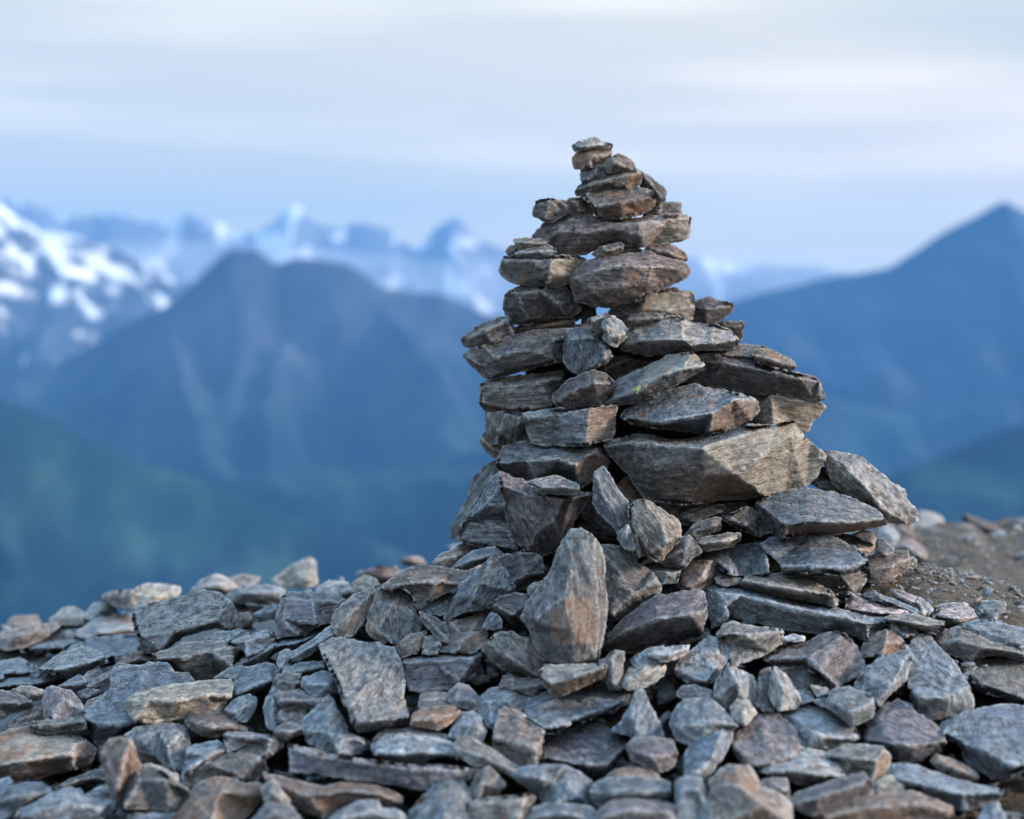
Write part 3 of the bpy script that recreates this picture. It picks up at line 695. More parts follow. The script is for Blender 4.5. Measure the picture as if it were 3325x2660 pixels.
blue grey stone right of the orange lens shaped one|g0.03|0.08|60|g|800,410 880,258 960,248 1000,300 1025,380 1015,445 940,450 880,430|880,330,50 980,350,60
pale rippled slab with a tan underside edge, lower centre left|g0.06|0.1|-6|w1|305,470 350,400 440,365 560,358 700,372 830,420 890,470 905,545 800,552 600,583 520,578 400,560 320,532|330,520,100 500,532,160 620,515,170 740,528,160 895,540,100
thin brown bar pointing down right beside the pink faced block|g0.06|0.06|-30|b|820,470 900,405 940,418 1050,480 1160,560 1275,622 1200,668 1080,615 960,595 880,545|850,490,30 1000,540,60 1200,640,50
pinkish block with a darker front face, lower centre|g0.07|0.1|-20|n1|1080,470 1090,370 1120,250 1150,226 1250,258 1330,328 1402,388 1395,500 1355,605 1280,615 1180,565 1090,505|1088,430,100 1240,458,160 1345,500,180 1400,400,110;1345,500,180 1350,595,160
wide blue grey slab with pale specks, centre of the foreground|g0.06|0.09|15|g1|1265,270 1290,200 1330,150 1460,115 1600,130 1800,88 1860,110 1955,150 1935,210 1850,255 1700,302 1570,332 1480,392 1400,388 1330,335|1285,285,120 1400,362,190 1500,350,190 1700,270,150 1930,185,80
broad purple brown stone below the wide blue grey slab|g0.01|0.12|-10|p|1370,400 1500,345 1640,325 1780,335 1850,385 1935,440 1925,520 1850,630 1760,695 1650,660 1500,610 1350,595|1400,550,160 1650,600,220 1800,600,200 1920,480,110
upright grey stone with a bent edge, right of the wide blue grey slab|g0.05|0.08|70|g|1840,380 1900,320 1960,200 2000,102 2040,128 2065,200 2140,330 2160,420 2000,425 1920,400|1990,130,20 1960,280,70 2010,415,80
red purple oval stone in the lower centre right|g0.03|0.09|-10|p1|1928,480 1970,430 2100,418 2220,440 2252,520 2240,600 2150,645 2050,615 1960,562|1960,500,60 2080,540,110 2230,530,60
blue triangular stone pointing left, lower centre|g0.04|0.08|10|g|1190,660 1260,618 1400,598 1540,600 1470,700 1395,775 1300,735|1260,665,60 1400,690,80
rounded pale blue stone near the bottom centre right|g0.05|0.12|-50|g|1375,800 1400,720 1450,650 1530,598 1620,635 1705,700 1695,800 1725,890 1500,870 1400,850|1440,720,90 1560,700,130 1640,800,140;1560,700,130 1500,840,140
long flat dark slab lying level across the lower left foreground|g0.05|0.1|-4|p|-218,475 -100,492 0,528 250,558 480,588 700,598 860,618 995,638 965,700 880,722 650,755 500,732 330,702 100,672 -50,652 -213,636|-215,490,60 0,548,90 480,606,110 850,634,100 985,648,60
broad reddish brown stone under the long dark slab, bottom left|g0.02|0.12|-3|r|-380,640 -250,680 -100,715 0,735 150,708 300,708 430,742 505,800 500,860 380,890 250,878 100,885 0,935 -80,905 -200,865 -340,790|-340,700,60 -100,790,150 150,760,160 350,780,150 490,830,80
small upright brown block beneath the long dark slab's right end|g0.05|0.07|70|b|925,760 990,640 1050,600 1105,655 1155,720 1115,785 1000,812 940,795|1040,610,20 1010,720,60 990,805,70;1010,720,60 1110,740,40
large grey stone rising from the bottom edge, left of centre|g0.06|0.14|60|g1|500,980 520,920 600,850 680,760 740,690 800,662 885,678 935,780 950,880 940,1000|600,880,100 740,760,120 860,760,100;740,760,120 780,960,180
grey brown block with a straight top edge at the bottom centre|g0.05|0.12|3|t|930,960 935,830 1100,800 1335,783 1355,800 1305,860 1265,960 1100,990|950,850,60 1100,830,90 1290,805,100 1250,950,130
pale pinkish stone with a notch at the bottom, left of centre|g0.06|0.14|0|w1|40,940 150,870 230,828 340,822 362,880 440,878 525,920 540,1010 40,1010|120,930,90 300,900,110 480,950,90
grey stone cut by the bottom edge, right of centre|g0.06|0.14|0|g|1285,940 1330,870 1450,838 1600,850 1725,885 1750,1010 1290,1010|1340,930,80 1500,900,120 1700,950,100
pale blue grey slab near the bottom, right of centre|g0.04|0.12|-3|g|1698,760 1720,718 1800,680 2000,668 2156,688 2205,705 2210,800 2150,855 1950,865 1800,875 1730,852|1710,770,90 1850,770,160 2050,770,170 2200,760,120
tan topped stone behind the pale blue grey slab near the bottom|g0.05|0.08|5|r|1785,690 1850,630 1950,606 2080,625 2140,672 2000,690|1850,680,60 2060,670,60
mottled reddish grey stone cut by the bottom edge|g0.06|0.12|0|p1|1700,1010 1750,900 1850,832 1950,820 2150,828 2260,860 2280,1010|1790,930,90 1950,880,130 2200,900,100
@E
large reddish tan block with layered front at the left edge|g0.03|0.22|5|r1|-40,430 60,385 190,358 330,385 460,398 540,430 622,500 590,545 520,605 400,645 200,692 0,705 -40,700|-40,600,160 150,575,200 460,530,210 475,470,150 545,435,60;460,530,210 470,610,170
thin dark long stone above the reddish tan block|g0.06|0.08|3|k|193,330 300,310 440,298 520,288 548,330 542,370 430,372 350,397 260,397 200,367|205,345,50 350,340,70 540,320,50
grey layered stone at the left edge above the reddish block|g0.05|0.12|-8|k|-30,290 -30,130 60,126 110,150 200,188 207,220 100,262 30,295|-30,200,90 110,202,110 202,202,60
dark pyramid shaped stone with a lit right face, left foreground|g0.07|0.09|65|p|268,190 300,110 330,96 440,120 490,170 520,220 542,250 530,292 450,303 290,307 280,250|330,104,20 400,170,80 528,245,50;400,170,80 330,300,80
pale brown speckled stone left of the pyramid shaped one|g0.05|0.08|-5|t1|70,125 130,95 190,88 285,120 275,170 180,192 100,152|110,120,40 200,140,70 270,140,40
small square blue grey block behind the pyramid shaped stone|g0.06|0.07|20|g|358,100 440,60 500,28 545,58 552,102 470,128 400,112|380,98,50 480,90,80 545,65,50
tiny dark stone right of the pyramid shaped one|g0.04|0.05|0|k|495,135 570,108 642,125 600,152 530,172|
small brown stone between the square block and the purple slab|g0.06|0.07|30|b|553,95 600,55 700,0 722,8 705,60 600,108|600,80,30 700,30,30
small reddish stone against the left end of the purple blue slab|g0.03|0.07|25|r|535,240 560,190 640,148 710,132 700,175 610,220|
reddish stone under the grey layered stone at the left edge|g0.02|0.08|25|r|40,350 130,290 200,235 265,225 285,300 210,325 100,365|120,310,40 240,270,40
dark flat stone on the left edge above the reddish tan block|g0.02|0.08|20|k|-30,410 100,350 200,320 215,362 60,392|
large flat purple blue slab in the left foreground|g0.03|0.14|-4|g|533,290 543,245 640,180 703,115 703,0 760,-30 920,-42 1060,-54 1110,5 1200,12 1235,60 1150,180 1010,332 860,382 700,458 640,497 600,432 570,362|548,300,150 640,338,230 780,342,240 870,325,230
long pale log shaped stone with a yellow brown front, left foreground|g0.1|0.1|6|y|800,180 850,150 1060,90 1300,58 1470,43 1488,90 1455,190 1385,262 1180,292 1050,317 850,322 830,292 805,240|848,215,90 950,185,140 1150,190,160 1300,150,150 1455,160,110;830,170,60 848,215,90 850,310,70
grey striped slab right of the long pale log shaped stone|g0.05|0.12|15|g|1480,175 1492,50 1350,42 1450,-20 1600,-35 1700,-57 1795,-20 1765,40 1725,92 1600,145 1500,185|1500,150,130 1600,110,120 1720,60,110
small grey stone under the right end of the pale log shaped stone|g0.04|0.07|40|g|1428,245 1500,180 1590,148 1638,180 1625,240 1565,325 1480,295|1480,260,50 1600,200,60
rust coloured oval stone with white veins, left foreground|g0.06|0.08|-15|r1|1183,325 1220,258 1300,250 1420,272 1510,308 1560,358 1572,388 1430,405 1340,418 1250,395|1220,320,60 1340,360,110 1480,350,90
blue grey block with vertical facets below the pale log shaped stone|g0.03|0.12|80|g|795,405 870,360 1000,322 1100,328 1205,370 1210,500 1175,605 1110,645 1050,605 1000,545 880,505 850,440|880,420,90 1010,380,100 1060,480,150 1150,400,110;1060,480,150 1110,635,140
tall tan streaked slab standing in the lower left|g0.06|0.08|70|r1|653,560 660,490 700,438 760,418 830,430 860,500 892,580 885,650 810,710 775,770 745,870 700,745 670,640|825,440,40 790,560,90 745,760,100;665,520,30 700,600,70 745,760,100
dark fronted angular block near the bottom left corner|g0.07|0.12|-35|k|788,862 820,800 800,700 870,608 950,600 1080,668 1205,760 1185,802 1112,885 1080,898 950,875|872,622,60 890,685,110 1060,690,150 1195,755,100;890,685,110 800,850,110
pale tan stone showing behind the dark fronted angular block|g0.07|0.07|-25|w1|885,605 960,588 1060,628 1135,660 1135,705 1000,660|
blue grey stone left of the big brown stone|g0.04|0.08|20|g|1155,700 1180,560 1190,490 1380,443 1422,468 1445,520 1310,605 1210,645|1200,520,50 1330,540,100 1430,510,70;1330,540,100 1200,630,100
large plain brown stone with an angular top, lower left|g0.05|0.12|25|b1|1150,710 1180,650 1320,568 1500,478 1620,463 1682,510 1702,600 1718,622 1625,705 1480,695 1350,688 1200,735|1320,580,80 1480,640,150 1530,690,150;1480,640,150 1680,530,90
grey and ochre stone behind the large plain brown one|g0.05|0.08|-5|p1|1428,400 1480,388 1600,393 1720,410 1815,440 1805,482 1700,545 1660,472 1560,475 1450,525|1440,410,50 1600,420,80 1720,430,90 1700,530,80
@G
blue grey stone with two lower facets, left of the long dark slab|g0.05|0.1|60|g|-140,310 -60,240 35,152 60,200 130,300 160,380 292,440 288,490 230,528 60,525 -40,492 -110,432 -132,370|-125,375,70 20,390,120 140,420,140 260,450,100;140,420,140 90,518,120
@E
small brown block below the striped diagonal stone|g0.05|0.07|5|b|1735,395 1800,338 1925,338 1930,400 1830,435 1740,428|1750,385,50 1840,390,70 1925,360,50
small brown stone stacked above the small brown block|g0.05|0.07|-5|b|1760,300 1800,240 1950,248 1925,332 1810,335|
brown flat stone in the pile left of the large rectangular slab|g0.07|0.08|-10|p|1750,150 1900,128 2085,165 2050,240 1880,232 1810,245 1770,205|1790,190,70 1900,190,90 2050,190,60
narrow striped diagonal stone left of the small brown blocks|g0.04|0.07|75|g|1700,350 1680,220 1735,100 1755,50 1790,200 1805,330 1760,385|1740,120,20 1730,300,50
square brown grey stone under the tilted diagonal slab|g0.07|0.07|-15|b|1745,105 1760,20 1915,12 1918,92 1850,132 1770,137|1770,60,40 1900,70,60
small grey stone left of the rectangular slab's upper edge|g0.08|0.07|10|g|1920,95 1930,40 2050,5 2170,10 2130,130 2000,165 1960,125|1960,80,50 2080,90,70
blue grey stone at the bottom left corner|g0.05|0.12|20|g|-40,850 60,730 150,708 270,708 345,770 210,835 100,885 -40,980|60,810,110 200,790,130
small stone cut by the left edge near the bottom corner|g0.05|0.08|70|g|-40,700 60,672 78,700 42,800 -40,860|
grey stone with a ragged top cut by the bottom edge, bottom left|g0.06|0.12|15|g|70,990 130,880 340,770 420,738 500,758 540,800 725,832 700,885 620,1000|160,920,110 400,850,150 640,870,120
thin dark slab under the reddish tan block's right end|g0.0|0.08|20|k|345,745 430,690 560,640 665,620 680,685 560,705 440,745 380,760|400,730,70 560,680,80
flat grey stone in shadow near the bottom left|g0.0|0.08|20|g|540,790 620,740 710,705 730,820 600,810|
large grey stone with a bright orange streak at the bottom left|g0.05|0.14|55|o|1080,980 1180,800 1280,708 1380,683 1500,688 1560,718 1665,718 1675,800 1600,890 1520,990|1220,830,110 1400,770,160 1580,780,150;1400,770,160 1350,970,190
small tan triangular stone right of the orange streaked one|g0.06|0.06|60|y|1658,740 1740,688 1805,780 1845,820 1835,865 1700,840|1740,780,40
small purple grey stone cut by the bottom edge beside the tan triangle|g0.06|0.08|10|p|1590,990 1680,850 1740,830 1850,858 1945,990|1740,900,60
low flat grey stone at the bottom edge under the dark fronted block|g0.02|0.08|0|g|820,910 1000,895 1110,905 1100,1000 830,1000|
@D
low brown fronted ledge stone at the left edge|g0.0|0.3|5|r|-30,650 0,590 100,560 260,540 380,528 250,620 130,662 40,675|-30,610,80 130,600,160 300,560,100
broad pale ledge of bedrock on the left|g-0.02|0.3|20|g|120,675 230,600 350,540 500,510 655,500 645,570 600,625 660,650 480,675 380,705 250,725|200,680,300 400,670,330 600,610,250
pale ledge stone behind the broad ledge|g0.0|0.3|20|w|490,590 560,540 640,498 760,480 860,488 880,570 760,615 620,605|620,590,240 860,560,200
pale flat ledge in front of the upright grey slab|g-0.02|0.3|18|g|440,690 600,620 880,600 905,690 850,730 660,760 560,715|560,700,260 660,745,280 880,700,220
flat pale stone with a dark broken front edge, left middle|g0.03|0.14|12|w1|243,822 290,770 380,708 520,668 600,688 642,710 668,750 640,792 560,825 440,872 340,835 250,838|260,812,160 350,820,200 470,796,220 655,742,150
low grey ledge at the left edge, left of the flat pale stone|g-0.01|0.2|15|g|-30,850 0,780 120,753 250,820 235,845 100,865|20,840,180 200,830,180
thin flat slab at the left edge above the layered stone|g0.0|0.2|5|g1|-30,960 -30,880 100,850 250,833 445,850 385,905 260,932 100,935|0,920,240 260,900,260 420,860,220
small grey stone in front of the flat pale stone's right corner|g0.02|0.07|30|b|518,882 560,830 620,800 655,830 605,885 550,905|
large upright grey slab tilted back on the left, against the valley|g0.04|0.12|12|w|843,430 870,408 1000,385 1150,348 1280,298 1400,318 1450,358 1500,430 1508,540 1475,567 1380,545 1300,560 1170,600 1050,688 1010,712 900,692 880,600 850,500|855,445,50 892,590,110 1030,690,130;892,590,110 1100,580,130 1390,500,120 1410,400,80 1450,360,20;1390,500,120 1440,555,90
small dark rounded stone right of the large upright slab|g0.0|0.1|0|r|1503,455 1580,448 1618,500 1600,532 1520,542|
small grey stone further right of the large upright slab|g0.0|0.1|5|g|1610,460 1700,413 1785,418 1765,485 1650,505|
five sided dark grey block on the skyline of the left pile|g0.07|0.14|5|p|1753,500 1800,360 1850,328 2000,332 2160,328 2215,400 2120,495 2000,545 1940,595 1880,595 1800,605 1760,622|1825,362,80 1990,368,120 2170,380,90;1825,362,80 1800,500,100 1880,585,90;1990,368,120 2010,530,110
long dark edged slab rising right, below the five sided block|g0.04|0.1|28|g|1465,805 1560,738 1700,648 1850,598 2000,558 2090,520 2170,560 2050,610 1880,695 1750,690 1700,745 1550,795|1560,765,100 1750,665,120 1900,640,120 2100,560,60
small pale brown stone left of the long dark edged slab|g0.05|0.08|25|w1|1478,632 1560,600 1690,560 1740,600 1728,645 1575,745 1560,695|1560,640,60 1700,600,60;1560,640,60 1575,730,70
long brown fronted stone with a pale flat top, left foreground|g0.05|0.14|5|b1|983,740 1000,708 1170,643 1400,628 1480,648 1560,663 1578,720 1500,795 1400,845 1350,865 1220,885 1160,845 1060,775 1000,778|992,742,120 1150,738,200 1330,690,220 1470,668,200 1565,680,140;1470,668,200 1480,800,190
thin grey plate behind the long brown fronted stone|g0.05|0.08|8|g|1285,625 1380,578 1560,562 1600,590 1480,630 1400,632|
rust brown small slab in front of the upright grey slab|g0.01|0.08|10|r|728,785 790,730 860,693 930,693 988,730 992,775 900,790 800,795|780,770,90 880,750,100 985,750,60
thin dark edged stone rising right beside the purple blue slab|g0.02|0.08|30|b|560,895 700,820 760,772 838,780 832,803 720,855 620,935 595,930|
thin slab propped diagonally on the left pile|g0.08|0.08|40|g|1835,755 1860,700 1960,640 2100,540 2165,545 2185,600 2045,655 1990,705 1900,758|1860,735,50 2000,660,80 2150,570,40
small pale stone under the diagonally propped slab|g0.06|0.06|60|w|1765,765 1790,700 1840,688 1875,720 1835,795 1790,805|1810,740,30
flat dark edged stone below the diagonally propped slab|g0.07|0.08|8|g|1785,855 1810,800 1930,770 2055,763 2065,822 1940,855 1820,870|1800,845,70 1930,820,100 2060,800,70
blurred dark slab end jutting out black on the left skyline|g0.07|0.2|0|k|643,355 700,322 850,312 900,318 900,395 850,415 760,415 700,385|655,345,60 850,325,90;850,325,90 840,400,30
blurred tan boulder on the left skyline beside the dark jutting slab end|g0.07|0.2|0|y|860,308 930,272 1142,292 1132,330 1000,395 900,402 862,385|870,330,60 1000,350,70 1110,310,30
blurred peaked pale boulder on the skyline left of the cairn|g0.0|0.25|30|y|1740,240 1850,160 1975,98 2003,130 2015,275 1850,285 1770,285|1890,190,60 1960,250,70
blurred rounded grey boulder on the skyline behind the upright slab|g0.0|0.3|10|w|1210,320 1290,250 1380,208 1440,240 1505,290 1440,340 1300,340|1300,290,80 1420,290,80
blurred blue grey stone between the rounded and the peaked boulders|g0.0|0.3|5|g|1440,345 1540,290 1700,285 1810,310 1795,360 1600,378 1480,378|1540,330,100 1720,330,100
blurred brown stone on the skyline right of the rounded boulder|g0.02|0.2|0|r|1450,240 1550,213 1650,230 1610,280 1480,280|
blurred tan stone on the far left skyline|g0.0|0.3|15|y|310,500 400,430 470,413 545,460 560,510 420,520|400,470,60 500,480,60
blurred grey stone on the skyline left of the black overhang|g0.0|0.3|10|w|545,480 600,400 680,388 735,430 750,480 640,500|640,440,70
blurred low stone at the far left end of the skyline|g0.0|0.3|5|r|50,520 90,485 230,478 250,515 150,535|
@F
blurred pale stone on the skyline just left of the cairn|g0.0|0.2|20|y|150,300 260,213 340,240 360,290 200,320|250,260,50
blurred low pale stone on the skyline left of the reddish slab|g0.0|0.3|10|w|-40,300 40,250 150,270 180,320 0,340|
@H
long thin slab with a brown front face at the right foot|g0.06|0.1|-14|t|590,275 640,215 850,193 920,198 1050,250 1180,318 1225,370 1202,412 1100,388 950,358 760,318 640,295|620,250,130 760,278,180 950,305,190 1185,335,130;1185,335,130 1200,400,110
very long slab running down right, the longest stone of the pile|g0.05|0.12|-15|g|365,330 400,265 470,256 620,278 800,318 950,363 1150,418 1300,438 1500,483 1516,500 1508,560 1450,605 1370,622 1290,595 1240,560 1110,592 900,562 700,502 530,462 510,522 420,547 380,450|400,300,60 465,325,150 600,340,180 780,385,200 960,432,210 1180,470,210 1400,520,190 1512,505,130;465,325,150 495,400,150 515,460,130;1400,520,190 1405,605,160
brown grey stone with a sloping top below the very long slab|g0.03|0.12|18|t|440,600 480,530 540,508 700,540 848,560 868,642 780,705 560,788 530,705 550,655 500,605|480,592,90 620,592,130 845,572,80
tiny flat pale pebble beneath the very long slab|g0.04|0.05|0|w|862,615 920,588 1008,600 1002,632 880,636|
large purple grey block with a pale ridge line, right of centre|g0.07|0.16|35|p|738,745 850,668 1000,638 1100,590 1220,573 1262,590 1342,680 1384,780 1372,825 1270,885 1212,935 1130,885 1080,840 1000,800 860,790|790,750,90 1030,742,180 1240,600,90;1030,742,180 1100,810,200 1212,925,170
dark block underneath the large purple grey one|g0.0|0.12|10|k|800,790 860,765 1020,760 1090,820 1190,925 1210,970 960,975 900,860|
rounded grey stone shaped like a shield, centre right|g0.06|0.07|50|w1|173,830 220,730 330,650 390,598 460,620 553,648 545,700 500,780 450,855 380,925 250,892|200,820,60 380,890,110 450,790,90
brown cube with a rusty right corner facet, right of centre|g0.05|0.08|30|r1|1362,722 1380,640 1450,590 1535,553 1592,600 1642,640 1622,682 1550,724 1500,730|1535,562,30 1522,640,90 1500,722,90;1522,640,90 1635,645,50
flat brown bar stone in the right middle|g0.04|0.08|-12|b|1513,480 1560,463 1700,458 1893,508 1893,542 1840,585 1700,550 1540,505|1530,488,80 1700,520,120 1890,525,80
small dark greenish stone under the flat brown bar|g0.02|0.06|-30|k|1548,525 1600,503 1680,538 1728,582 1650,605 1600,610|
pinkish white speckled stone near the soil slope|g0.03|0.1|-10|v|1263,425 1275,370 1320,328 1450,348 1600,398 1692,450 1682,468 1500,470 1400,470 1300,445|1280,425,110 1450,452,170 1680,455,110
grey flat stone behind the pinkish white speckled one|g0.02|0.1|-18|g|1365,340 1440,310 1510,343 1640,393 1727,440 1732,468 1680,465 1560,400|1500,370,70 1700,450,60
small pinkish stone on the edge of the soil|g0.01|0.07|-25|n|1548,305 1620,308 1722,353 1724,400 1670,405 1590,365|1600,345,60 1710,385,50
small white block right of the small pinkish stone|g0.01|0.05|-45|w|1708,405 1735,348 1825,430 1785,470 1720,445|1740,390,40 1760,450,50
pinkish grey striped stone in the right middle near the soil|g0.02|0.12|-5|v|1783,465 1850,440 1870,395 2020,388 2085,430 2105,490 1990,540 1900,535 1880,495|1860,470,110 1990,500,170 2090,470,110
small dark blue grey stone on the soil at the right edge|g0.0|0.08|10|g|2088,435 2130,380 2200,368 2280,380 2290,440 2225,495 2110,495|2140,420,70 2240,420,80;2240,420,80 2220,490,70
@I
dark undercut stone below the pinkish grey striped one|g0.04|0.12|-10|b|1590,-180 1640,-260 1740,-292 1850,-240 1950,-180 2180,-140 2180,-60 1990,-110 1900,-105 1800,-55 1740,-90 1640,-125|1640,-190,80 1760,-190,130 1900,-150,130 2150,-110,100
grey and tan stone cut by the right edge, upper one|g0.03|0.14|-25|t1|1738,-20 1800,-62 1900,-82 2180,-95 2190,215 2100,205 1990,155 1880,135 1800,65|1800,0,100 1900,90,190 2000,120,200 2180,180,190;1900,90,190 1960,-20,110
grey slab at the right edge behind the undercut stone|g0.04|0.14|-15|g|1750,-300 1850,-330 1960,-325 2180,-260 2180,-140 1950,-190|
big trapezoid blue grey block in the right foreground|g0.05|0.14|-75|g|1410,20 1395,-150 1480,-230 1550,-247 1600,-170 1700,-80 1750,0 1815,100 1833,240 1700,285 1560,315 1500,262 1430,180|1432,110,130 1500,175,190 1640,168,200 1812,100,140
diamond shaped grey stone with a pale right edge|g0.07|0.08|45|g|1073,100 1150,-30 1230,-80 1390,-132 1445,-112 1405,40 1330,120 1230,225 1195,172 1130,132|1405,-90,40 1310,90,120 1215,205,100;1150,20,60 1310,90,120
blue grey pointed stone above the small yellowish cube|g0.06|0.08|70|w|173,175 200,60 262,-65 340,0 432,40 443,100 432,215 335,175 262,245 200,205|270,-40,20 330,60,80 345,165,90;330,60,80 220,150,60
small yellowish white cube in the right of centre foreground|g0.08|0.05|-45|y|288,235 340,158 400,190 457,262 405,325 370,342 300,295|320,230,30 380,240,50 375,330,50
dark narrow stone left of the tapering tan grey one|g0.04|0.07|80|k|443,210 465,60 480,0 540,-22 560,60 560,240 500,255|
tapering tan grey stone right of the pointed blue grey one|g0.06|0.08|-60|w1|530,150 545,40 572,-22 605,0 655,40 692,120 742,190 705,235 600,255|570,0,20 620,130,70 610,240,70
small six sided dark blue stone in the right foreground|g0.06|0.07|-20|g|898,185 930,120 1040,93 1120,130 1192,170 1203,220 1192,292 1060,353 960,265 900,225|930,180,50 1050,262,120 1195,205,90
grey fan shaped speckled stone behind the pink slab|g0.04|0.08|-30|w|605,265 740,208 850,218 950,258 1045,320 1115,410 1105,442 1040,470 900,505 780,495 715,405|700,300,70 850,420,140 1080,430,100
tiny grey stone above the fan shaped one|g0.03|0.05|0|g|700,125 800,128 822,182 740,205|
tiny tan chip left of the six sided blue stone|g0.05|0.04|-15|t|800,90 900,108 922,142 840,158|
small grey chip between the fan shaped and six sided stones|g0.04|0.04|20|g|810,185 890,162 912,232 860,220|
large grey purple stone with a pale vein, right foreground|g0.05|0.12|-25|p|1128,435 1180,300 1260,218 1350,168 1440,218 1480,268 1560,320 1645,400 1663,452 1600,515 1480,565 1350,575 1280,520 1180,475|1150,430,90 1275,450,170 1420,475,190 1650,445,130;1275,450,170 1240,300,80
biggest foreground stone at the right edge, blue grey with dark lower face|g0.05|0.2|-15|g|1598,372 1640,318 1770,268 1920,228 2050,213 2190,228 2200,610 2060,665 1960,675 1860,625 1768,545 1760,480 1680,432|1640,380,90 1790,470,170 1900,500,230 2060,600,260 2190,590,260
flat pink stone lying in the right of centre foreground|g0.05|0.07|35|n|288,420 350,370 470,290 560,243 602,270 685,360 775,490 700,565 560,610 450,645 360,585 310,505|310,470,80 420,600,150 560,590,160 700,540,140
pale grey stone with a curved front edge, below the flat pink one|g0.07|0.08|-10|w1|470,630 560,560 700,518 780,488 885,508 955,560 1013,660 995,695 900,705 760,715 620,690|530,640,140 700,635,180 880,665,180 1005,670,120
grey brick like stone with a tan right end, right foreground|g0.06|0.1|2|t|900,525 1000,468 1150,468 1262,478 1305,550 1295,650 1205,715 1160,680 1010,665 960,565|930,540,70 1050,560,130 1220,560,150 1268,488,60;1220,560,150 1190,690,130
bright rust orange stone in the right foreground|g0.03|0.07|-25|o1|1562,572 1600,533 1700,558 1800,608 1863,660 1855,695 1740,678 1620,625|1620,580,60 1740,630,90 1850,670,60
long grey slab running right in the lower right corner|g0.05|0.12|-12|g|1280,655 1320,598 1400,578 1560,628 1750,688 1950,738 2015,760 1995,832 1800,895 1700,885 1600,845 1480,765 1380,745|1340,680,120 1480,720,170 1770,780,210 2000,775,150;1770,780,210 1780,885,190
long brown blue slab along the bottom right edge|g0.06|0.14|12|o|760,1000 900,890 1100,820 1250,788 1450,758 1550,798 1700,858 1725,905 1650,1000|900,930,120 1200,860,170 1500,850,170 1700,890,120
striped purple brown block in the lower right|g0.06|0.1|18|p|658,845 700,780 850,728 1000,678 1130,648 1175,700 1195,780 1100,822 960,875 820,925 750,905|690,850,90 850,800,130 1150,710,110
small pinkish brown stone between the two lower right blocks|g0.05|0.07|75|n|468,710 560,678 640,688 662,780 655,860 560,780 480,750|560,720,50 640,760,50
large two tone stone, blue and peach, at the bottom right of centre|g0.06|0.14|-50|q|148,830 160,700 220,630 300,593 400,598 462,680 482,740 600,790 662,840 690,1000 170,1000|200,720,90 340,720,150 500,850,180
blue grey stone leaning beside the big two tone stone, left|g0.06|0.12|80|g|-60,700 0,672 100,678 132,740 152,900 175,1000 -60,1000|-20,750,90 80,760,110
long leaning stone with a pale edge, left of the flat pink stone|g0.06|0.1|60|g|-10,680 -5,560 60,400 120,300 240,310 302,340 290,440 230,565 130,695 40,690|120,340,50 230,400,100 170,560,130 60,660,120
broad blue slab behind the pale edged leaning stone|g0.04|0.08|-30|g|-110,330 -60,230 0,178 150,158 210,220 348,330 300,380 200,400 60,480 -60,440|-40,350,90 200,330,130 320,345,100
small tan stone beside the long slab in the lower right|g0.04|0.06|-10|y|1175,720 1300,660 1395,720 1385,778 1235,795|
stone cut by the bottom edge at the lower right corner|g0.03|0.1|60|g|1840,1000 1900,860 1990,838 2070,1000|
flat purple stone above the broad blue slab|g0.05|0.07|-5|p|-60,150 -20,95 60,88 175,125 155,165 0,178|
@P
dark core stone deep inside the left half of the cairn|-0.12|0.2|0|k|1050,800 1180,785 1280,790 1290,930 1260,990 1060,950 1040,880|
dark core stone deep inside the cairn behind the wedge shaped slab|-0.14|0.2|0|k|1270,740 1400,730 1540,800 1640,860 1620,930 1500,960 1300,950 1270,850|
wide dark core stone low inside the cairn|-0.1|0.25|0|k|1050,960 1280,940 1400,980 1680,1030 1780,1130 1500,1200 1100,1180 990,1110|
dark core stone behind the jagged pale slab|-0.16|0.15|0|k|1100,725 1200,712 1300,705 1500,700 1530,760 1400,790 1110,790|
'''
# ------------------------------------------------------------------ stones
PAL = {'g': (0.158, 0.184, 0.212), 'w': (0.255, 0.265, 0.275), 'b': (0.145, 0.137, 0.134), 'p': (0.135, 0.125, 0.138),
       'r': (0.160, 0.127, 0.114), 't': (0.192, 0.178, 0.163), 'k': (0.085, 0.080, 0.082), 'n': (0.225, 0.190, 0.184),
       'y': (0.29, 0.265, 0.225), 'v': (0.33, 0.28, 0.285), 'o': (0.21, 0.165, 0.14), 's': (0.178, 0.180, 0.183), 'q': (0.21, 0.19, 0.18)}
RUST = {'s': 0.3, 'r': 0.9, 'o': 1.25, 'q': 0.65, 'y': 0.5, 'n': 0.45, 't': 0.45, 'b': 0.4, 'p': 0.2, 'g': 0.22, 'w': 0.2, 'k': 0.3, 'v': 0.1}
FRAMES = {'A': (1450, 430, 0.60297), 'B': (1450, 980, 0.60297), 'C': (1400, 1400, 0.76531), 'D': (0, 1760, 0.5102),
          'E': (0, 2180, 0.5102), 'F': (1050, 1760, 0.5102), 'G': (1050, 2180, 0.5102), 'H': (2100, 1760, 0.5102),
          'I': (2225, 2180, 0.5102), 'J': (2700, 1400, 0.3478), 'K': (1350, 1400, 0.5102), 'P': (0, 0, 1.54221)}
TO = 1024 / 3325.0
D0 = 3.6

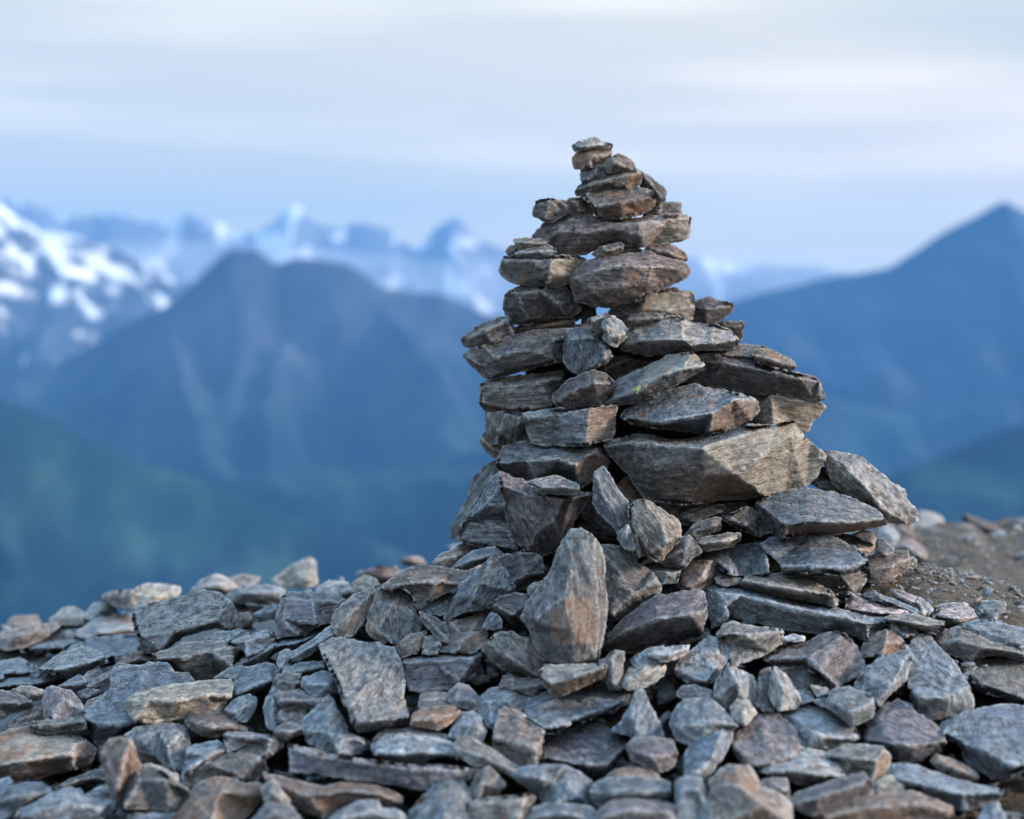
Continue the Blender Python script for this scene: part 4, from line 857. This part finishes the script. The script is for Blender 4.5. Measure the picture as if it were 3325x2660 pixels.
def inside(poly, pts):
    x, y = pts[:, 0], pts[:, 1]
    r = np.zeros(len(pts), bool)
    n = len(poly)
    for i in range(n):
        x1, y1 = poly[i]; x2, y2 = poly[(i + 1) % n]
        c = ((y1 > y) != (y2 > y)) & (x < (x2 - x1) * (y - y1) / ((y2 - y1) or 1e-9) + x1)
        r ^= c
    return r
def segdist(pts, a, b):
    ab = b - a
    t = np.clip(((pts - a) @ ab) / (ab @ ab + 1e-9), 0, 1)
    return np.linalg.norm(pts - (a + t[:, None] * ab), axis=1)
def resample(a, b, L):
    n = max(1, int(round(np.linalg.norm(b[:2] - a[:2]) / L)))
    return [a + (b - a) * k / n for k in range(n)]

def stone_geometry(outline, ridges, z, T, bed, seed, L, jag=1.0, shear=0.0, grow=0.75):
    """outline, ridges: (x, y, d) in 1024-wide picture units, d = how far it bulges towards the viewer"""
    rng = np.random.default_rng(seed)
    O = np.array(outline)
    if np.cross(O[1, :2] - O[0, :2], O[2, :2] - O[0, :2]) is None:
        pass
    area = 0.5 * np.sum(O[:, 0] * np.roll(O[:, 1], -1) - np.roll(O[:, 0], -1) * O[:, 1])
    if area < 0:
        O = O[::-1].copy()
    size = math.sqrt(abs(area))
    cen = O[:, :2].mean(0)
    if not ridges:
        # broken face: a tilted inner polygon
        mn = O[:, :2].min(0); mx = O[:, :2].max(0)
        ext = mx - mn
        bul = 0.22 * min(ext) + 2
        inner = []
        k = len(O)
        for i in range(0, k, 2):
            t = rng.uniform(0.62, 0.88)
            p = cen + (O[i, :2] - cen) * t
            inner.append([p[0], p[1], bul * rng.uniform(0.6, 1.25)])
        ridges = [[np.array(p) for p in inner + [inner[0]]]] if len(inner) > 2 else [[np.array(p) for p in inner]]
    # coarse relief
    pts = [list(p) for p in O]; edges = []
    def idx(p):
        for i, q in enumerate(pts):
            if abs(q[0] - p[0]) < 0.25 and abs(q[1] - p[1]) < 0.25:
                return i
        pts.append(list(p)); return len(pts) - 1
    for r in ridges:
        ids = [idx(p) for p in r]
        edges += [(a, b) for a, b in zip(ids[:-1], ids[1:]) if a != b]
    nO = len(O)
    res = delaunay_2d_cdt([Vector(p[:2]) for p in pts], edges, [list(range(nO))], 1, 1e-4)
    cv = np.array([list(p) for p in res[0]])
    cd_ = np.zeros(len(cv))
    P3 = np.array(pts)
    for i, orig in enumerate(res[3]):
        if orig:
            cd_[i] = P3[orig[0], 2]
        else:
            dd = np.linalg.norm(P3[:, :2] - cv[i], axis=1)
            w_ = 1 / (dd + 1e-3) ** 2
            cd_[i] = (w_ * P3[:, 2]).sum() / w_.sum()
    tris = []
    for f in res[2]:
        for k in range(1, len(f) - 1):
            tris.append((f[0], f[k], f[k + 1]))
    def relief(q):
        d = np.zeros(len(q)); best = np.full(len(q), -9e9)
        for a, b, c in tris:
            A, B, C = cv[a], cv[b], cv[c]
            den = (B[1] - C[1]) * (A[0] - C[0]) + (C[0] - B[0]) * (A[1] - C[1])
            if abs(den) < 1e-9: continue
            l1 = ((B[1] - C[1]) * (q[:, 0] - C[0]) + (C[0] - B[0]) * (q[:, 1] - C[1])) / den
            l2 = ((C[1] - A[1]) * (q[:, 0] - C[0]) + (A[0] - C[0]) * (q[:, 1] - C[1])) / den
            l3 = 1 - l1 - l2
            m = np.minimum(np.minimum(l1, l2), l3)
            s = m > best
            lc = np.clip(np.stack([l1, l2, l3]), 0, 1); lc = lc / lc.sum(0)
            d = np.where(s, lc[0] * cd_[a] + lc[1] * cd_[b] + lc[2] * cd_[c], d)
            best = np.where(s, m, best)
        return d
    # dense front
    ring = []
    for i in range(nO):
        ring += resample(O[i], O[(i + 1) % nO], L)
    ring = np.array(ring)
    # ragged outline
    nr = len(ring)
    tang = np.roll(ring[:, :2], -1, 0) - np.roll(ring[:, :2], 1, 0)
    tang /= np.linalg.norm(tang, axis=1)[:, None] + 1e-9
    nrm = np.stack([tang[:, 1], -tang[:, 0]], -1)
    q3 = np.concatenate([ring[:, :2] / 9.0, np.full((nr, 1), seed * 0.37)], 1)
    jit = jag * (0.75 * fbm(q3, seed, 3, 0.6))
    ringj = ring.copy(); ringj[:, :2] += nrm * (grow + jit[:, None] * min(1.0, size / 14))
    redge = []
    rp = []
    for r in ridges:
        seq = []
        for a, b in zip(r[:-1], r[1:]):
            seq += resample(np.array(a, float), np.array(b, float), L)
        seq.append(np.array(r[-1], float))
        s = np.array(seq)[:, :2]
        w_ = np.concatenate([s / 7.0, np.full((len(s), 1), seed * 0.77)], 1)
        s = s + 0.8 * jag * np.stack([fbm(w_, seed + 5, 2), fbm(w_ + 31, seed + 6, 2)], -1) * min(1.0, size / 18)
        rp.append(s)
    mn = ringj[:, :2].min(0); mx = ringj[:, :2].max(0)
    gx = np.arange(mn[0], mx[0], L); gy = np.arange(mn[1], mx[1], L * 0.866)
    G = np.stack(np.meshgrid(gx, gy), -1)
    G[1::2, :, 0] += L / 2
    G = G.reshape(-1, 2) + rng.uniform(-0.22, 0.22, (G.shape[0] * G.shape[1], 2)) * L
    G = G[inside(ringj[:, :2], G)]
    bd = np.full(len(G), 9e9)
    for p_ in range(0, nr):
        bd = np.minimum(bd, ((G - ringj[p_, :2]) ** 2).sum(1))
    G = G[bd > (0.6 * L) ** 2]
    allp = [ringj[:, :2]]; n = nr; es = []
    for s in rp:
        ins = inside(ringj[:, :2], s)
        bd2 = np.array([((ringj[:, :2] - p) ** 2).sum(1).min() for p in s])
        s = s[ins & (bd2 > (0.45 * L) ** 2)]
        if len(s) == 0: continue
        bd = np.full(len(G), 9e9)
        for p in s:
            bd = np.minimum(bd, ((G - p) ** 2).sum(1))
        G = G[bd > (0.55 * L) ** 2]
        es += [(n + k, n + k + 1) for k in range(len(s) - 1) if np.linalg.norm(s[k] - s[k + 1]) < 2.5 * L]
        allp.append(s); n += len(s)
    allp.append(G)
    A2 = np.concatenate(allp)
    res = delaunay_2d_cdt([Vector(p) for p in A2], es, [list(range(nr))], 1, 1e-4)
    fv = np.array([list(p) for p in res[0]])
    ft = []
    for f in res[2]:
        for k in range(1, len(f) - 1):
            ft.append((f[0], f[k], f[k + 1]))
    ft = np.array(ft)
    # orientation
    a_, b_, c_ = fv[ft[:, 0]], fv[ft[:, 1]], fv[ft[:, 2]]
    cr = (b_[:, 0] - a_[:, 0]) * (c_[:, 1] - a_[:, 1]) - (b_[:, 1] - a_[:, 1]) * (c_[:, 0] - a_[:, 0])
    ft[cr > 0] = ft[cr > 0][:, ::-1]          # picture y runs down: this turns faces to the viewer
    fd = relief(fv) + shear * (fv[:, 1] - cen[1])
    ar = np.full(len(fv), 9.0)
    for s in rp:
        for p in s:
            ar = np.minimum(ar, np.hypot(fv[:, 0] - p[0], fv[:, 1] - p[1]))
    for p in ringj[:, :2]:
        ar = np.minimum(ar, np.hypot(fv[:, 0] - p[0], fv[:, 1] - p[1]) + 0.6)
    ar = np.clip(1.35 - ar / (0.75 * L), 0, 1)
    rmap = {}
    for i, orig in enumerate(res[3]):
        for o_ in orig:
            if o_ < nr: rmap[o_] = i
    rid = [rmap.get(i) for i in range(nr)]
    rid = [r if r is not None else int(np.argmin(((fv - ringj[i, :2]) ** 2).sum(1))) for i, r in enumerate(rid)]
    return fv, fd, ft, ringj, rid, cen, size, ar

def build_stone(outline, ridges, z, T, bed, seed, L, Dref, jag=1.0, shear=0.0, grow=0.75):
    fv, fd, ft, ringj, rid, cen, size, ar = stone_geometry(outline, ridges, z, T, bed, seed, L, jag, shear, grow)
    pm = Dref / F_PX                                   # metres per picture unit at this distance
    V = [at(fv[:, 0], fv[:, 1], Dref - fd * pm)]
    F = [ft]
    nv = len(fv); prev = np.array(rid); nr = len(rid)
    rd = fd[prev]
    dmin = rd.min()
    c2 = ringj[:, :2].mean(0)
    rng = np.random.default_rng(seed + 99)
    tilt = rng.uniform(-0.12, 0.12, 2)
    for t in (0.12, 0.35, 0.62, 0.85, 1.0):
        s = 1 - 0.22 * t ** 2.2 - (0.10 if t > 0.9 else 0)
        xy = c2 + (ringj[:, :2] - c2) * s
        d = rd * (1 - t) ** 1.3 + (dmin * pm - T) / pm * t + (xy - c2) @ tilt * t
        V.append(at(xy[:, 0], xy[:, 1], Dref - d * pm))
        cur = nv + np.arange(nr); nv += nr
        a, b = prev, np.roll(prev, -1); c, e = cur, np.roll(cur, -1)
        F.append(np.stack([a, b, e], -1)); F.append(np.stack([a, e, c], -1))
        prev = cur
    xy = c2 + (ringj[:, :2] - c2) * 0.3
    V.append(at(xy[:, 0], xy[:, 1], Dref - ((dmin * pm - T) / pm - 1.5) * pm * np.ones(nr)))
    cur = nv + np.arange(nr); nv += nr
    a, b = prev, np.roll(prev, -1); c, e = cur, np.roll(cur, -1)
    F.append(np.stack([a, b, e], -1)); F.append(np.stack([a, e, c], -1))
    V.append(at(np.array([c2[0]]), np.array([c2[1]]), np.array([Dref - (dmin * pm - T) + 2 * pm])))
    F.append(np.stack([cur, np.roll(cur, -1), np.full(nr, nv)], -1))
    V = np.concatenate(V); F = np.concatenate(F)
    # winding of the sides must match the front
    F_front = F[:len(ft)]; Fs = F[len(ft):]
    e0 = set(map(tuple, np.stack([F_front[:, [0, 1]], F_front[:, [1, 2]], F_front[:, [2, 0]]], 1).reshape(-1, 2).tolist()))
    same = sum((int(p), int(q)) in e0 for p, q in zip(rid, rid[1:]))
    if same > len(rid) / 2:
        Fs = Fs[:, ::-1]
    F = np.concatenate([F_front, Fs])
    nondeg = (F[:, 0] != F[:, 1]) & (F[:, 1] != F[:, 2]) & (F[:, 0] != F[:, 2])
    F = F[nondeg]
    # bedding frame
    an = math.radians(bed)
    ax = np.array([math.cos(an), 0.12 * math.sin(seed), math.sin(an)])
    az = np.array([-math.sin(an), 0.25 * math.cos(seed * 1.7), math.cos(an)])
    ax /= np.linalg.norm(ax); az -= ax * (az @ ax); az /= np.linalg.norm(az)
    ay = np.cross(az, ax)
    B = np.stack([V @ ax, V @ ay, V @ az], -1)
    # break up the surfaces
    Nn = vnormals(V, F)
    sm = np.zeros_like(V); ct = np.zeros(len(V))
    for p_, q_ in ((0, 1), (1, 2), (2, 0)):
        np.add.at(sm, F[:, p_], V[F[:, q_]]); np.add.at(ct, F[:, p_], 1)
        np.add.at(sm, F[:, q_], V[F[:, p_]]); np.add.at(ct, F[:, q_], 1)
    conv = ((V - sm / np.maximum(ct, 1)[:, None]) * Nn).sum(1) / (L * pm)
    E = np.zeros((len(V), 3)); E[:len(ar), 0] = ar * np.clip((conv[:len(ar)] - 0.07) / 0.16, 0, 1)
    k = min(1.0, size * pm / 0.10) * jag
    off = np.array([seed * 1.37 % 50, seed * 2.11 % 50, seed * 0.71 % 50])
    h = 0.0030 * k * chip(B * np.array([11, 11, 22]) + off, seed)
    h += 0.0011 * k * chip(B * np.array([34, 34, 70]) + off, seed + 7)
    led = fbm(B * np.array([7, 7, 60]) + off, seed + 3, 3, 0.6)
    h += 0.0008 * k * np.clip(led * 4, -1, 1)
    h += 0.0007 * fbm(B * 90 + off, seed + 4, 4, 0.65) * min(1, k + 0.3)
    h += 0.0009 * fbm(B * 330 + off, seed + 8, 2, 0.7)
    V = V + Nn * h[:, None]
    return V, F, B, E

def parse():
    fr = None; outl = []
    for ln in DATA.strip().splitlines():
        ln = ln.strip()
        if not ln: continue
        if ln[0] == '@':
            fr = FRAMES[ln[1]]; continue
        lab, z, T, bed, colr, o, r = ln.split('|')
        def P(s, dd=0.0):
            q = [float(x) for x in s.split(',')]
            return np.array([(fr[0] + q[0] * fr[2]) * TO, (fr[1] + q[1] * fr[2]) * TO, (q[2] if len(q) > 2 else dd) * fr[2] * TO * 1.6])
        O = [P(s) for s in o.split()]
        R = [[P(s) for s in part.split()] for part in r.split(';') if part.strip()]
        outl.append((lab, z, float(T), float(bed), colr, O, R))
    return outl

CATS = {}
def kind_name(lab):
    for key, nm in (('ledge', 'bedrock_ledge'), ('pebble', 'pebble'), ('chip', 'stone_chip'), ('flake', 'stone_flake'), ('boulder', 'boulder'),
                    ('plate', 'stone_plate'), ('slab', 'stone_slab'), ('block', 'stone_block'), ('cube', 'stone_block'),
                    ('capstone', 'capstone'), ('wedge', 'stone_wedge'), ('lump', 'stone'), ('bar', 'stone_bar')):
        if key in lab: return nm
    return 'stone'
CATNAME = {'bedrock_ledge': 'rock ledge', 'pebble': 'pebble', 'stone_chip': 'stone chip', 'stone_flake': 'stone flake', 'boulder': 'boulder',
           'stone_plate': 'stone plate', 'stone_slab': 'stone slab', 'stone_block': 'stone block', 'capstone': 'stone', 'stone_wedge': 'stone',
           'stone_bar': 'stone', 'stone': 'stone'}
def darker(c, f): return tuple(x * f for x in c)
LICHEN_HOST = {}
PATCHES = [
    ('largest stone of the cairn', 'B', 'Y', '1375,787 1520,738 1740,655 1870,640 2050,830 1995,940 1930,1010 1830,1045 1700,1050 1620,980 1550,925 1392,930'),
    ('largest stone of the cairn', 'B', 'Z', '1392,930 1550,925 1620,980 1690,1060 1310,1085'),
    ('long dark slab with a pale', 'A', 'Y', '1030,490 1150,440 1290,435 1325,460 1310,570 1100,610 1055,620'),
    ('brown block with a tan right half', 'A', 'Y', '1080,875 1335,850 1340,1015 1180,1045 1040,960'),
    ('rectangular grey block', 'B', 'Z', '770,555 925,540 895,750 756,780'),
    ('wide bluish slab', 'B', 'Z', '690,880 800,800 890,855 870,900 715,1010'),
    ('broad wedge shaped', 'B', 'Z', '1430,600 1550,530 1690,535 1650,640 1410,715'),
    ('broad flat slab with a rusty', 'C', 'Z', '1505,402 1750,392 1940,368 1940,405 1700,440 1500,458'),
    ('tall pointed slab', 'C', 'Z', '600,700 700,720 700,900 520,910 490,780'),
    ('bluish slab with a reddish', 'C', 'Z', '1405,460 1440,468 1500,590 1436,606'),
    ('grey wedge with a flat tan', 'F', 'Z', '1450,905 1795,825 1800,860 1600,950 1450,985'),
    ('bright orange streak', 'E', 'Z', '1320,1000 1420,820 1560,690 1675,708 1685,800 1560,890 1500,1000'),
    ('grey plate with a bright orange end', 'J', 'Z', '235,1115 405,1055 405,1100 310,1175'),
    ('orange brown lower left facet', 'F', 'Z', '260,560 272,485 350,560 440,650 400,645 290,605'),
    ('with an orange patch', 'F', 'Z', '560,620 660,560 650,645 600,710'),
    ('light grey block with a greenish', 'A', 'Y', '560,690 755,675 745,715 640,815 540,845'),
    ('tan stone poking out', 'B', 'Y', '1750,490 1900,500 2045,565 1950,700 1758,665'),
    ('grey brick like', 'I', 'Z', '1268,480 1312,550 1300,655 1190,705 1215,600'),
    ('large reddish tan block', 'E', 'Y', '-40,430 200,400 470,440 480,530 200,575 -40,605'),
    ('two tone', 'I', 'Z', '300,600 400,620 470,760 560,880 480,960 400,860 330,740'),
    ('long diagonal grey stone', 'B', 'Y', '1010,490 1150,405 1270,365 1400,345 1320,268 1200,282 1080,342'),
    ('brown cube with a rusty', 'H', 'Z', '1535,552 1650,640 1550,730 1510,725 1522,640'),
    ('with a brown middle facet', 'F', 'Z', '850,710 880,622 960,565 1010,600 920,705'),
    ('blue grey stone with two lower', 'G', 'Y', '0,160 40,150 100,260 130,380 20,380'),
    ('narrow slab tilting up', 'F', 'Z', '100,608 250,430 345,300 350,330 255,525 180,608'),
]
def build_all():
    rnd = random.Random(5)
    for n, (lab, z, T, bed, cc, O, R) in enumerate(parse()):
        ledge = 'ledge' in lab or 'thin flat slab at the left' in lab
        vv = max(p[1] for p in O); uu = [p for p in O if p[1] == vv][0]
        cairn = not z.startswith('g')
        shear = 0.12 if cairn else (0.35 if any(w_ in lab for w_ in ('upright', 'standing', 'pointed', 'triangular', 'tall ')) else (3.6 if ledge else (2.2 if lab.startswith('blurred') and 'peaked' not in lab else 1.5)))
        if cairn:
            Dref = D0 - float(z)
            grp = 'stones stacked in the cairn'
        else:
            h = float(z[1:])
            # front foot of the stone rests on the heap
            dfoot = max([p[2] for r in R for p in r if p[1] > vv - 0.35 * (vv - min(q[1] for q in O))] + [0])
            cy = np.mean([p[1] for p in O])
            Df = hit_ground(uu[0], vv, h * 0.6)
            Dref = Df + (dfoot + shear * (vv - cy)) * Df / F_PX
            grp = 'loose stones of the rubble heap'
        blur = lab.startswith('blurred') or 'ledge' in lab
        L = 1.7 if cairn else 2.0
        if vv > 700: L = 2.4
        if blur: L = 4.0
        V, F, B, E = build_stone(O, R, z, T, bed, n + 1, L, Dref, 1.0, shear, 1.2 if cairn else (3.0 if ledge else (1.8 if lab.startswith('blurred') else 0.75)))
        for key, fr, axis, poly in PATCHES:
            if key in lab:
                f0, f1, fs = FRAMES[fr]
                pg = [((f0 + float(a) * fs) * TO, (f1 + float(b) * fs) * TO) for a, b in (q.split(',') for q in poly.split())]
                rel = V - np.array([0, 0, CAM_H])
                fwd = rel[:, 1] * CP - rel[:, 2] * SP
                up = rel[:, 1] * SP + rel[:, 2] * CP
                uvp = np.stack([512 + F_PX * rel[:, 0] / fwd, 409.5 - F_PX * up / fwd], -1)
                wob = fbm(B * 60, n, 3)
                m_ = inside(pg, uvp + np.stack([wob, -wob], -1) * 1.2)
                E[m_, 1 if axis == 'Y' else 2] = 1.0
        loc = np.array([V[:, 0].mean(), V[:, 1].mean(), V[:, 2].min()])
        nm = kind_name(lab)
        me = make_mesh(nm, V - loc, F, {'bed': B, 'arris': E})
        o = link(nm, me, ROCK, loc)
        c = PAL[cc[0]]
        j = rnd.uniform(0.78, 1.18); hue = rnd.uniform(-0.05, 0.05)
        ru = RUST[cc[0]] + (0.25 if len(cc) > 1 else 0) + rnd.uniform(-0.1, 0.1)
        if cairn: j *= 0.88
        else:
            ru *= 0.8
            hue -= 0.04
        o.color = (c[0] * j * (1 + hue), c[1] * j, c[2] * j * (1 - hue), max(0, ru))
        tag(o, lab, CATNAME[nm], grp, 'thing')
        if 'a spot of yellow' in lab: LICHEN_HOST['o'] = o
build_all()
# ------------------------------------------------------------------ loose filler stones
def lump(seed, ext, sub=2):
    """angular slab: hull of scattered points, subdivided and broken up"""
    import bmesh
    rng = np.random.default_rng(seed)
    bm = bmesh.new()
    for _ in range(15):
        p = rng.normal(size=3); p /= np.abs(p).max() ** 0.8 * np.linalg.norm(p) ** 0.2
        p *= rng.uniform(0.8, 1.0)
        bm.verts.new(Vector(p * np.array(ext) * 0.5))
    r = bmesh.ops.convex_hull(bm, input=bm.verts)
    bmesh.ops.delete(bm, geom=[v for v in bm.verts if not v.link_faces], context='VERTS')
    bmesh.ops.triangulate(bm, faces=bm.faces)
    bmesh.ops.subdivide_edges(bm, edges=bm.edges, cuts=sub, use_grid_fill=True)
    bmesh.ops.triangulate(bm, faces=bm.faces)
    bm.verts.ensure_lookup_table()
    V = np.array([v.co[:] for v in bm.verts]); F = np.array([[v.index for v in f.verts] for f in bm.faces])
    bm.free()
    N_ = vnormals(V, F)
    m = max(ext)
    h = 0.05 * m * chip(V / m * 3.2 + seed, seed) + 0.018 * m * fbm(V / m * 9, seed, 3, 0.6)
    return V + N_ * h[:, None], F
def filler():
    rng = np.random.default_rng(12)
    lib = [make_mesh('loose_stone', *(lambda q: (q[0], q[1], {'bed': q[0]}))(lump(200 + k, (1, rng.uniform(0.5, 0.9), rng.uniform(0.22, 0.5)), 3))) for k in range(12)]
    raw = [lump(300 + k, (1, rng.uniform(0.4, 0.9), rng.uniform(0.12, 0.4)), 1) for k in range(10)]
    cols = ['g', 'g', 'w', 'p', 'b', 't', 'k', 'n']
    # stones one can pick out, out of focus on the ground behind the cairn and the heap
    made = 0
    tries = 0
    spots = []
    while made < 24 and tries < 4000:
        tries += 1
        y = rng.uniform(4.1, 6.3); x = rng.uniform(-0.36, 0.36) * y
        if 0.55 < x and y < 4.9: continue
        if x < -0.2 and rng.random() < 0.93: continue
        if any((x - a) ** 2 + (y - b) ** 2 < (0.16 if made < 30 else .1) ** 2 for a, b in spots): continue
        spots.append((x, y)); made += 1
        me = lib[made % 12]
        o = link('loose_stone', me, ROCK)
        s = rng.uniform(0.12, 0.30)
        o.scale = (s, s, s * 0.65)
        o.location = (x, y, float(ground_z(x, y)) + 0.02 * s)
        o.rotation_euler = (rng.uniform(-.3, .3), rng.uniform(-.3, .3), rng.uniform(0, 6.28))
        ck = cols[int(rng.integers(8))] if x < 0.3 else 'gwgbwk'[int(rng.integers(6))]
        c = PAL[ck]
        cw = {'g': 'bluish grey', 'w': 'pale grey', 'p': 'purplish', 'b': 'brown', 't': 'tan', 'k': 'dark', 'n': 'pinkish'}[ck]
        o.color = (*[v * rng.uniform(0.95, 1.25) for v in c], rng.uniform(0.2, 0.7))
        side = 'left' if x < 0.3 else 'right'
        tag(o, 'blurred %s loose stone lying on the ground behind and %s of the cairn' % (cw, side), 'stone', 'blurred %s loose stones behind the cairn, %s side' % (cw, side), 'thing')
    # rubble that nobody could count: fills the gaps between the big stones
    def mass(name, label, pts, smin, smax, lift, palette):
        groups = {}
        for (x, y) in pts:
            s = smin * (smax / smin) ** rng.random()
            k = palette[int(rng.integers(len(palette)))]
            V, F = raw[int(rng.integers(10))]
            a, b, c = rng.uniform(-.5, .5), rng.uniform(-.5, .5), rng.uniform(0, 6.28)
            ca, sa, cb, sb, cc, sc = math.cos(a), math.sin(a), math.cos(b), math.sin(b), math.cos(c), math.sin(c)
            Rm = np.array([[cc, -sc, 0], [sc, cc, 0], [0, 0, 1]]) @ np.array([[cb, 0, sb], [0, 1, 0], [-sb, 0, cb]]) @ np.array([[1, 0, 0], [0, ca, -sa], [0, sa, ca]])
            W = (V * s) @ Rm.T + np.array([x, y, float(ground_z(x, y)) + lift + rng.uniform(-.3, .3) * s])
            groups.setdefault(k, []).append((W, F, V * s + rng.uniform(0, 9, 3)))
        allV, allF, allB, mi = [], [], [], []
        n = 0; mats = []
        for q, (k, lst) in enumerate(groups.items()):
            mats.append(k)
            for W, F, Bv in lst:
                allV.append(W); allF.append(F + n); allB.append(Bv); mi.append(np.full(len(F), q)); n += len(W)
        me = make_mesh(name, np.concatenate(allV), np.concatenate(allF), {'bed': np.concatenate(allB)})
        me.polygons.foreach_set('material_index', np.concatenate(mi).astype(np.int32))
        for k in mats: me.materials.append(GRIT[k])
        o = link(name, me)
        tag(o, label, kind='stuff')
    GRIT = {}
    for k in 'gwpbtn':
        m, t, b = new_mat('rubble_' + {'g': 'grey', 'w': 'pale', 'p': 'purple', 'b': 'brown', 't': 'tan', 'n': 'pink'}[k])
        q = NT(t)
        P = q.n('ShaderNodeAttribute', attribute_name='bed').outputs['Vector']
        n1 = q.noise(P, 60, 5, 0.7); n2 = q.noise(P, 400, 3, 0.75)
        c = q.mix(q.range(n1, 0.35, 0.65), darker(PAL[k], 0.6), darker(PAL[k], 1.2))
        c = q.mix(q.range(n2, 0.55, 0.68, 0, 0.6), c, darker(PAL[k], 2.0))
        q.l(c, b.inputs['Base Color']); b.inputs['Roughness'].default_value = 0.85
        bp = q.n('ShaderNodeBump'); bp.inputs['Strength'].default_value = 0.8; bp.inputs['Distance'].default_value = 0.003
        q.l(q.math('ADD', n1, n2), bp.inputs['Height']); q.l(bp.outputs[0], b.inputs['Normal'])
        GRIT[k] = m
    pts = []
    for _ in range(5000):
        y = 1.75 + 3.2 * rng.random() ** 0.8; x = rng.uniform(-0.36, 0.36) * y
        if x > 0.72 and y > 3.15: continue
        if y > 4.3 and x > 0.0: continue
        if y > 3.0 and x < -0.35 and rng.random() < 0.93: continue
        pts.append((x, y))
    mass('stone_rubble', 'small broken slate rubble filling the gaps between the larger stones', pts, 0.015, 0.085, -0.04, 'ggpbbkt'.replace('k', 'p'))
    pts = []
    while len(pts) < 5200:
        y = rng.uniform(2.9, 6.0); x = rng.uniform(0.5, 0.4 * y)
        if x < 0.7 and y < 3.2: continue
        pts.append((x, y))
    mass('gravel', 'small pale gravel chips scattered over the brown soil slope', pts, 0.004, 0.03, 0.0, 'gwtbnw')
    pts = []
    for _ in range(1000):
        y = rng.uniform(4.2, 6.5); x = rng.uniform(-0.38, 0.38) * y
        if _ > 700: y = rng.uniform(5.5, 6.9); x = rng.uniform(1.3, 2.6)
        if x > 0.8 and y < 5.2: continue
        if x < -0.4 and rng.random() < 0.6: continue
        pts.append((x, y))
    mass('back_rubble', 'blurred rubble on the summit edge behind the cairn', pts, 0.03, 0.085, -0.02, 'gwtwnw')
filler()

# lichen spot on the diagonal stone
def lichen():
    host = LICHEN_HOST.get('o')
    if not host: return
    m, t, b = new_mat('yellow_green_lichen')
    b.inputs['Base Color'].default_value = (0.36, 0.42, 0.10, 1)
    b.inputs['Roughness'].default_value = 0.95
    me = host.data
    n = len(me.vertices)
    co = np.empty(n * 3, np.float32); me.vertices.foreach_get('co', co); co = co.reshape(-1, 3)
    wc = co + np.array(host.location)
    u, v = (1450 + 1022 * 0.60297) * TO, (980 + 457 * 0.60297) * TO
    r = ray(u, v); r /= np.linalg.norm(r)
    rel = wc - np.array([0, 0, CAM_H])
    dist = np.linalg.norm(rel - (rel @ r)[:, None] * r, axis=1)
    near = np.where(dist < 0.005)[0]
    c = near[np.argmin((rel[near] @ r))]
    nrm = np.array(me.vertices[int(c)].normal)
    p0 = wc[c]
    rng = np.random.default_rng(3)
    V = []; F = []
    for k in range(60):
        a = rng.uniform(0, 6.28); rr = 0.0085 * math.sqrt(rng.random()) * (1 + 0.5 * math.sin(3 * a))
        tang = np.cross(nrm, [0.3, 0.2, 1]); tang /= np.linalg.norm(tang); bi = np.cross(nrm, tang)
        tgt = p0 + tang * rr * math.cos(a) + bi * rr * math.sin(a)
        i = int(np.argmin(((wc - tgt) ** 2).sum(1)))
        nn = np.array(me.vertices[i].normal)
        q = tgt - nn * ((tgt - wc[i]) @ nn) + nn * 0.0012
        t1 = np.cross(nn, [0.1, 0.9, 0.3]); t1 /= np.linalg.norm(t1); b1 = np.cross(nn, t1)
        s = rng.uniform(0.0009, 0.002); n0 = len(V)
        V.append(q + nn * 0.0008)
        for e in range(6):
            V.append(q - nn * 0.0014 + s * (t1 * math.cos(e * 1.047 + k) + b1 * math.sin(e * 1.047 + k)))
        F += [(n0, n0 + 1 + e, n0 + 1 + (e + 1) % 6) for e in range(6)]
    o = link('lichen', make_mesh('lichen', np.array(V) - np.array(host.location), F), m, parent=host)
    o['label'] = 'yellow green lichen spot'
lichen()
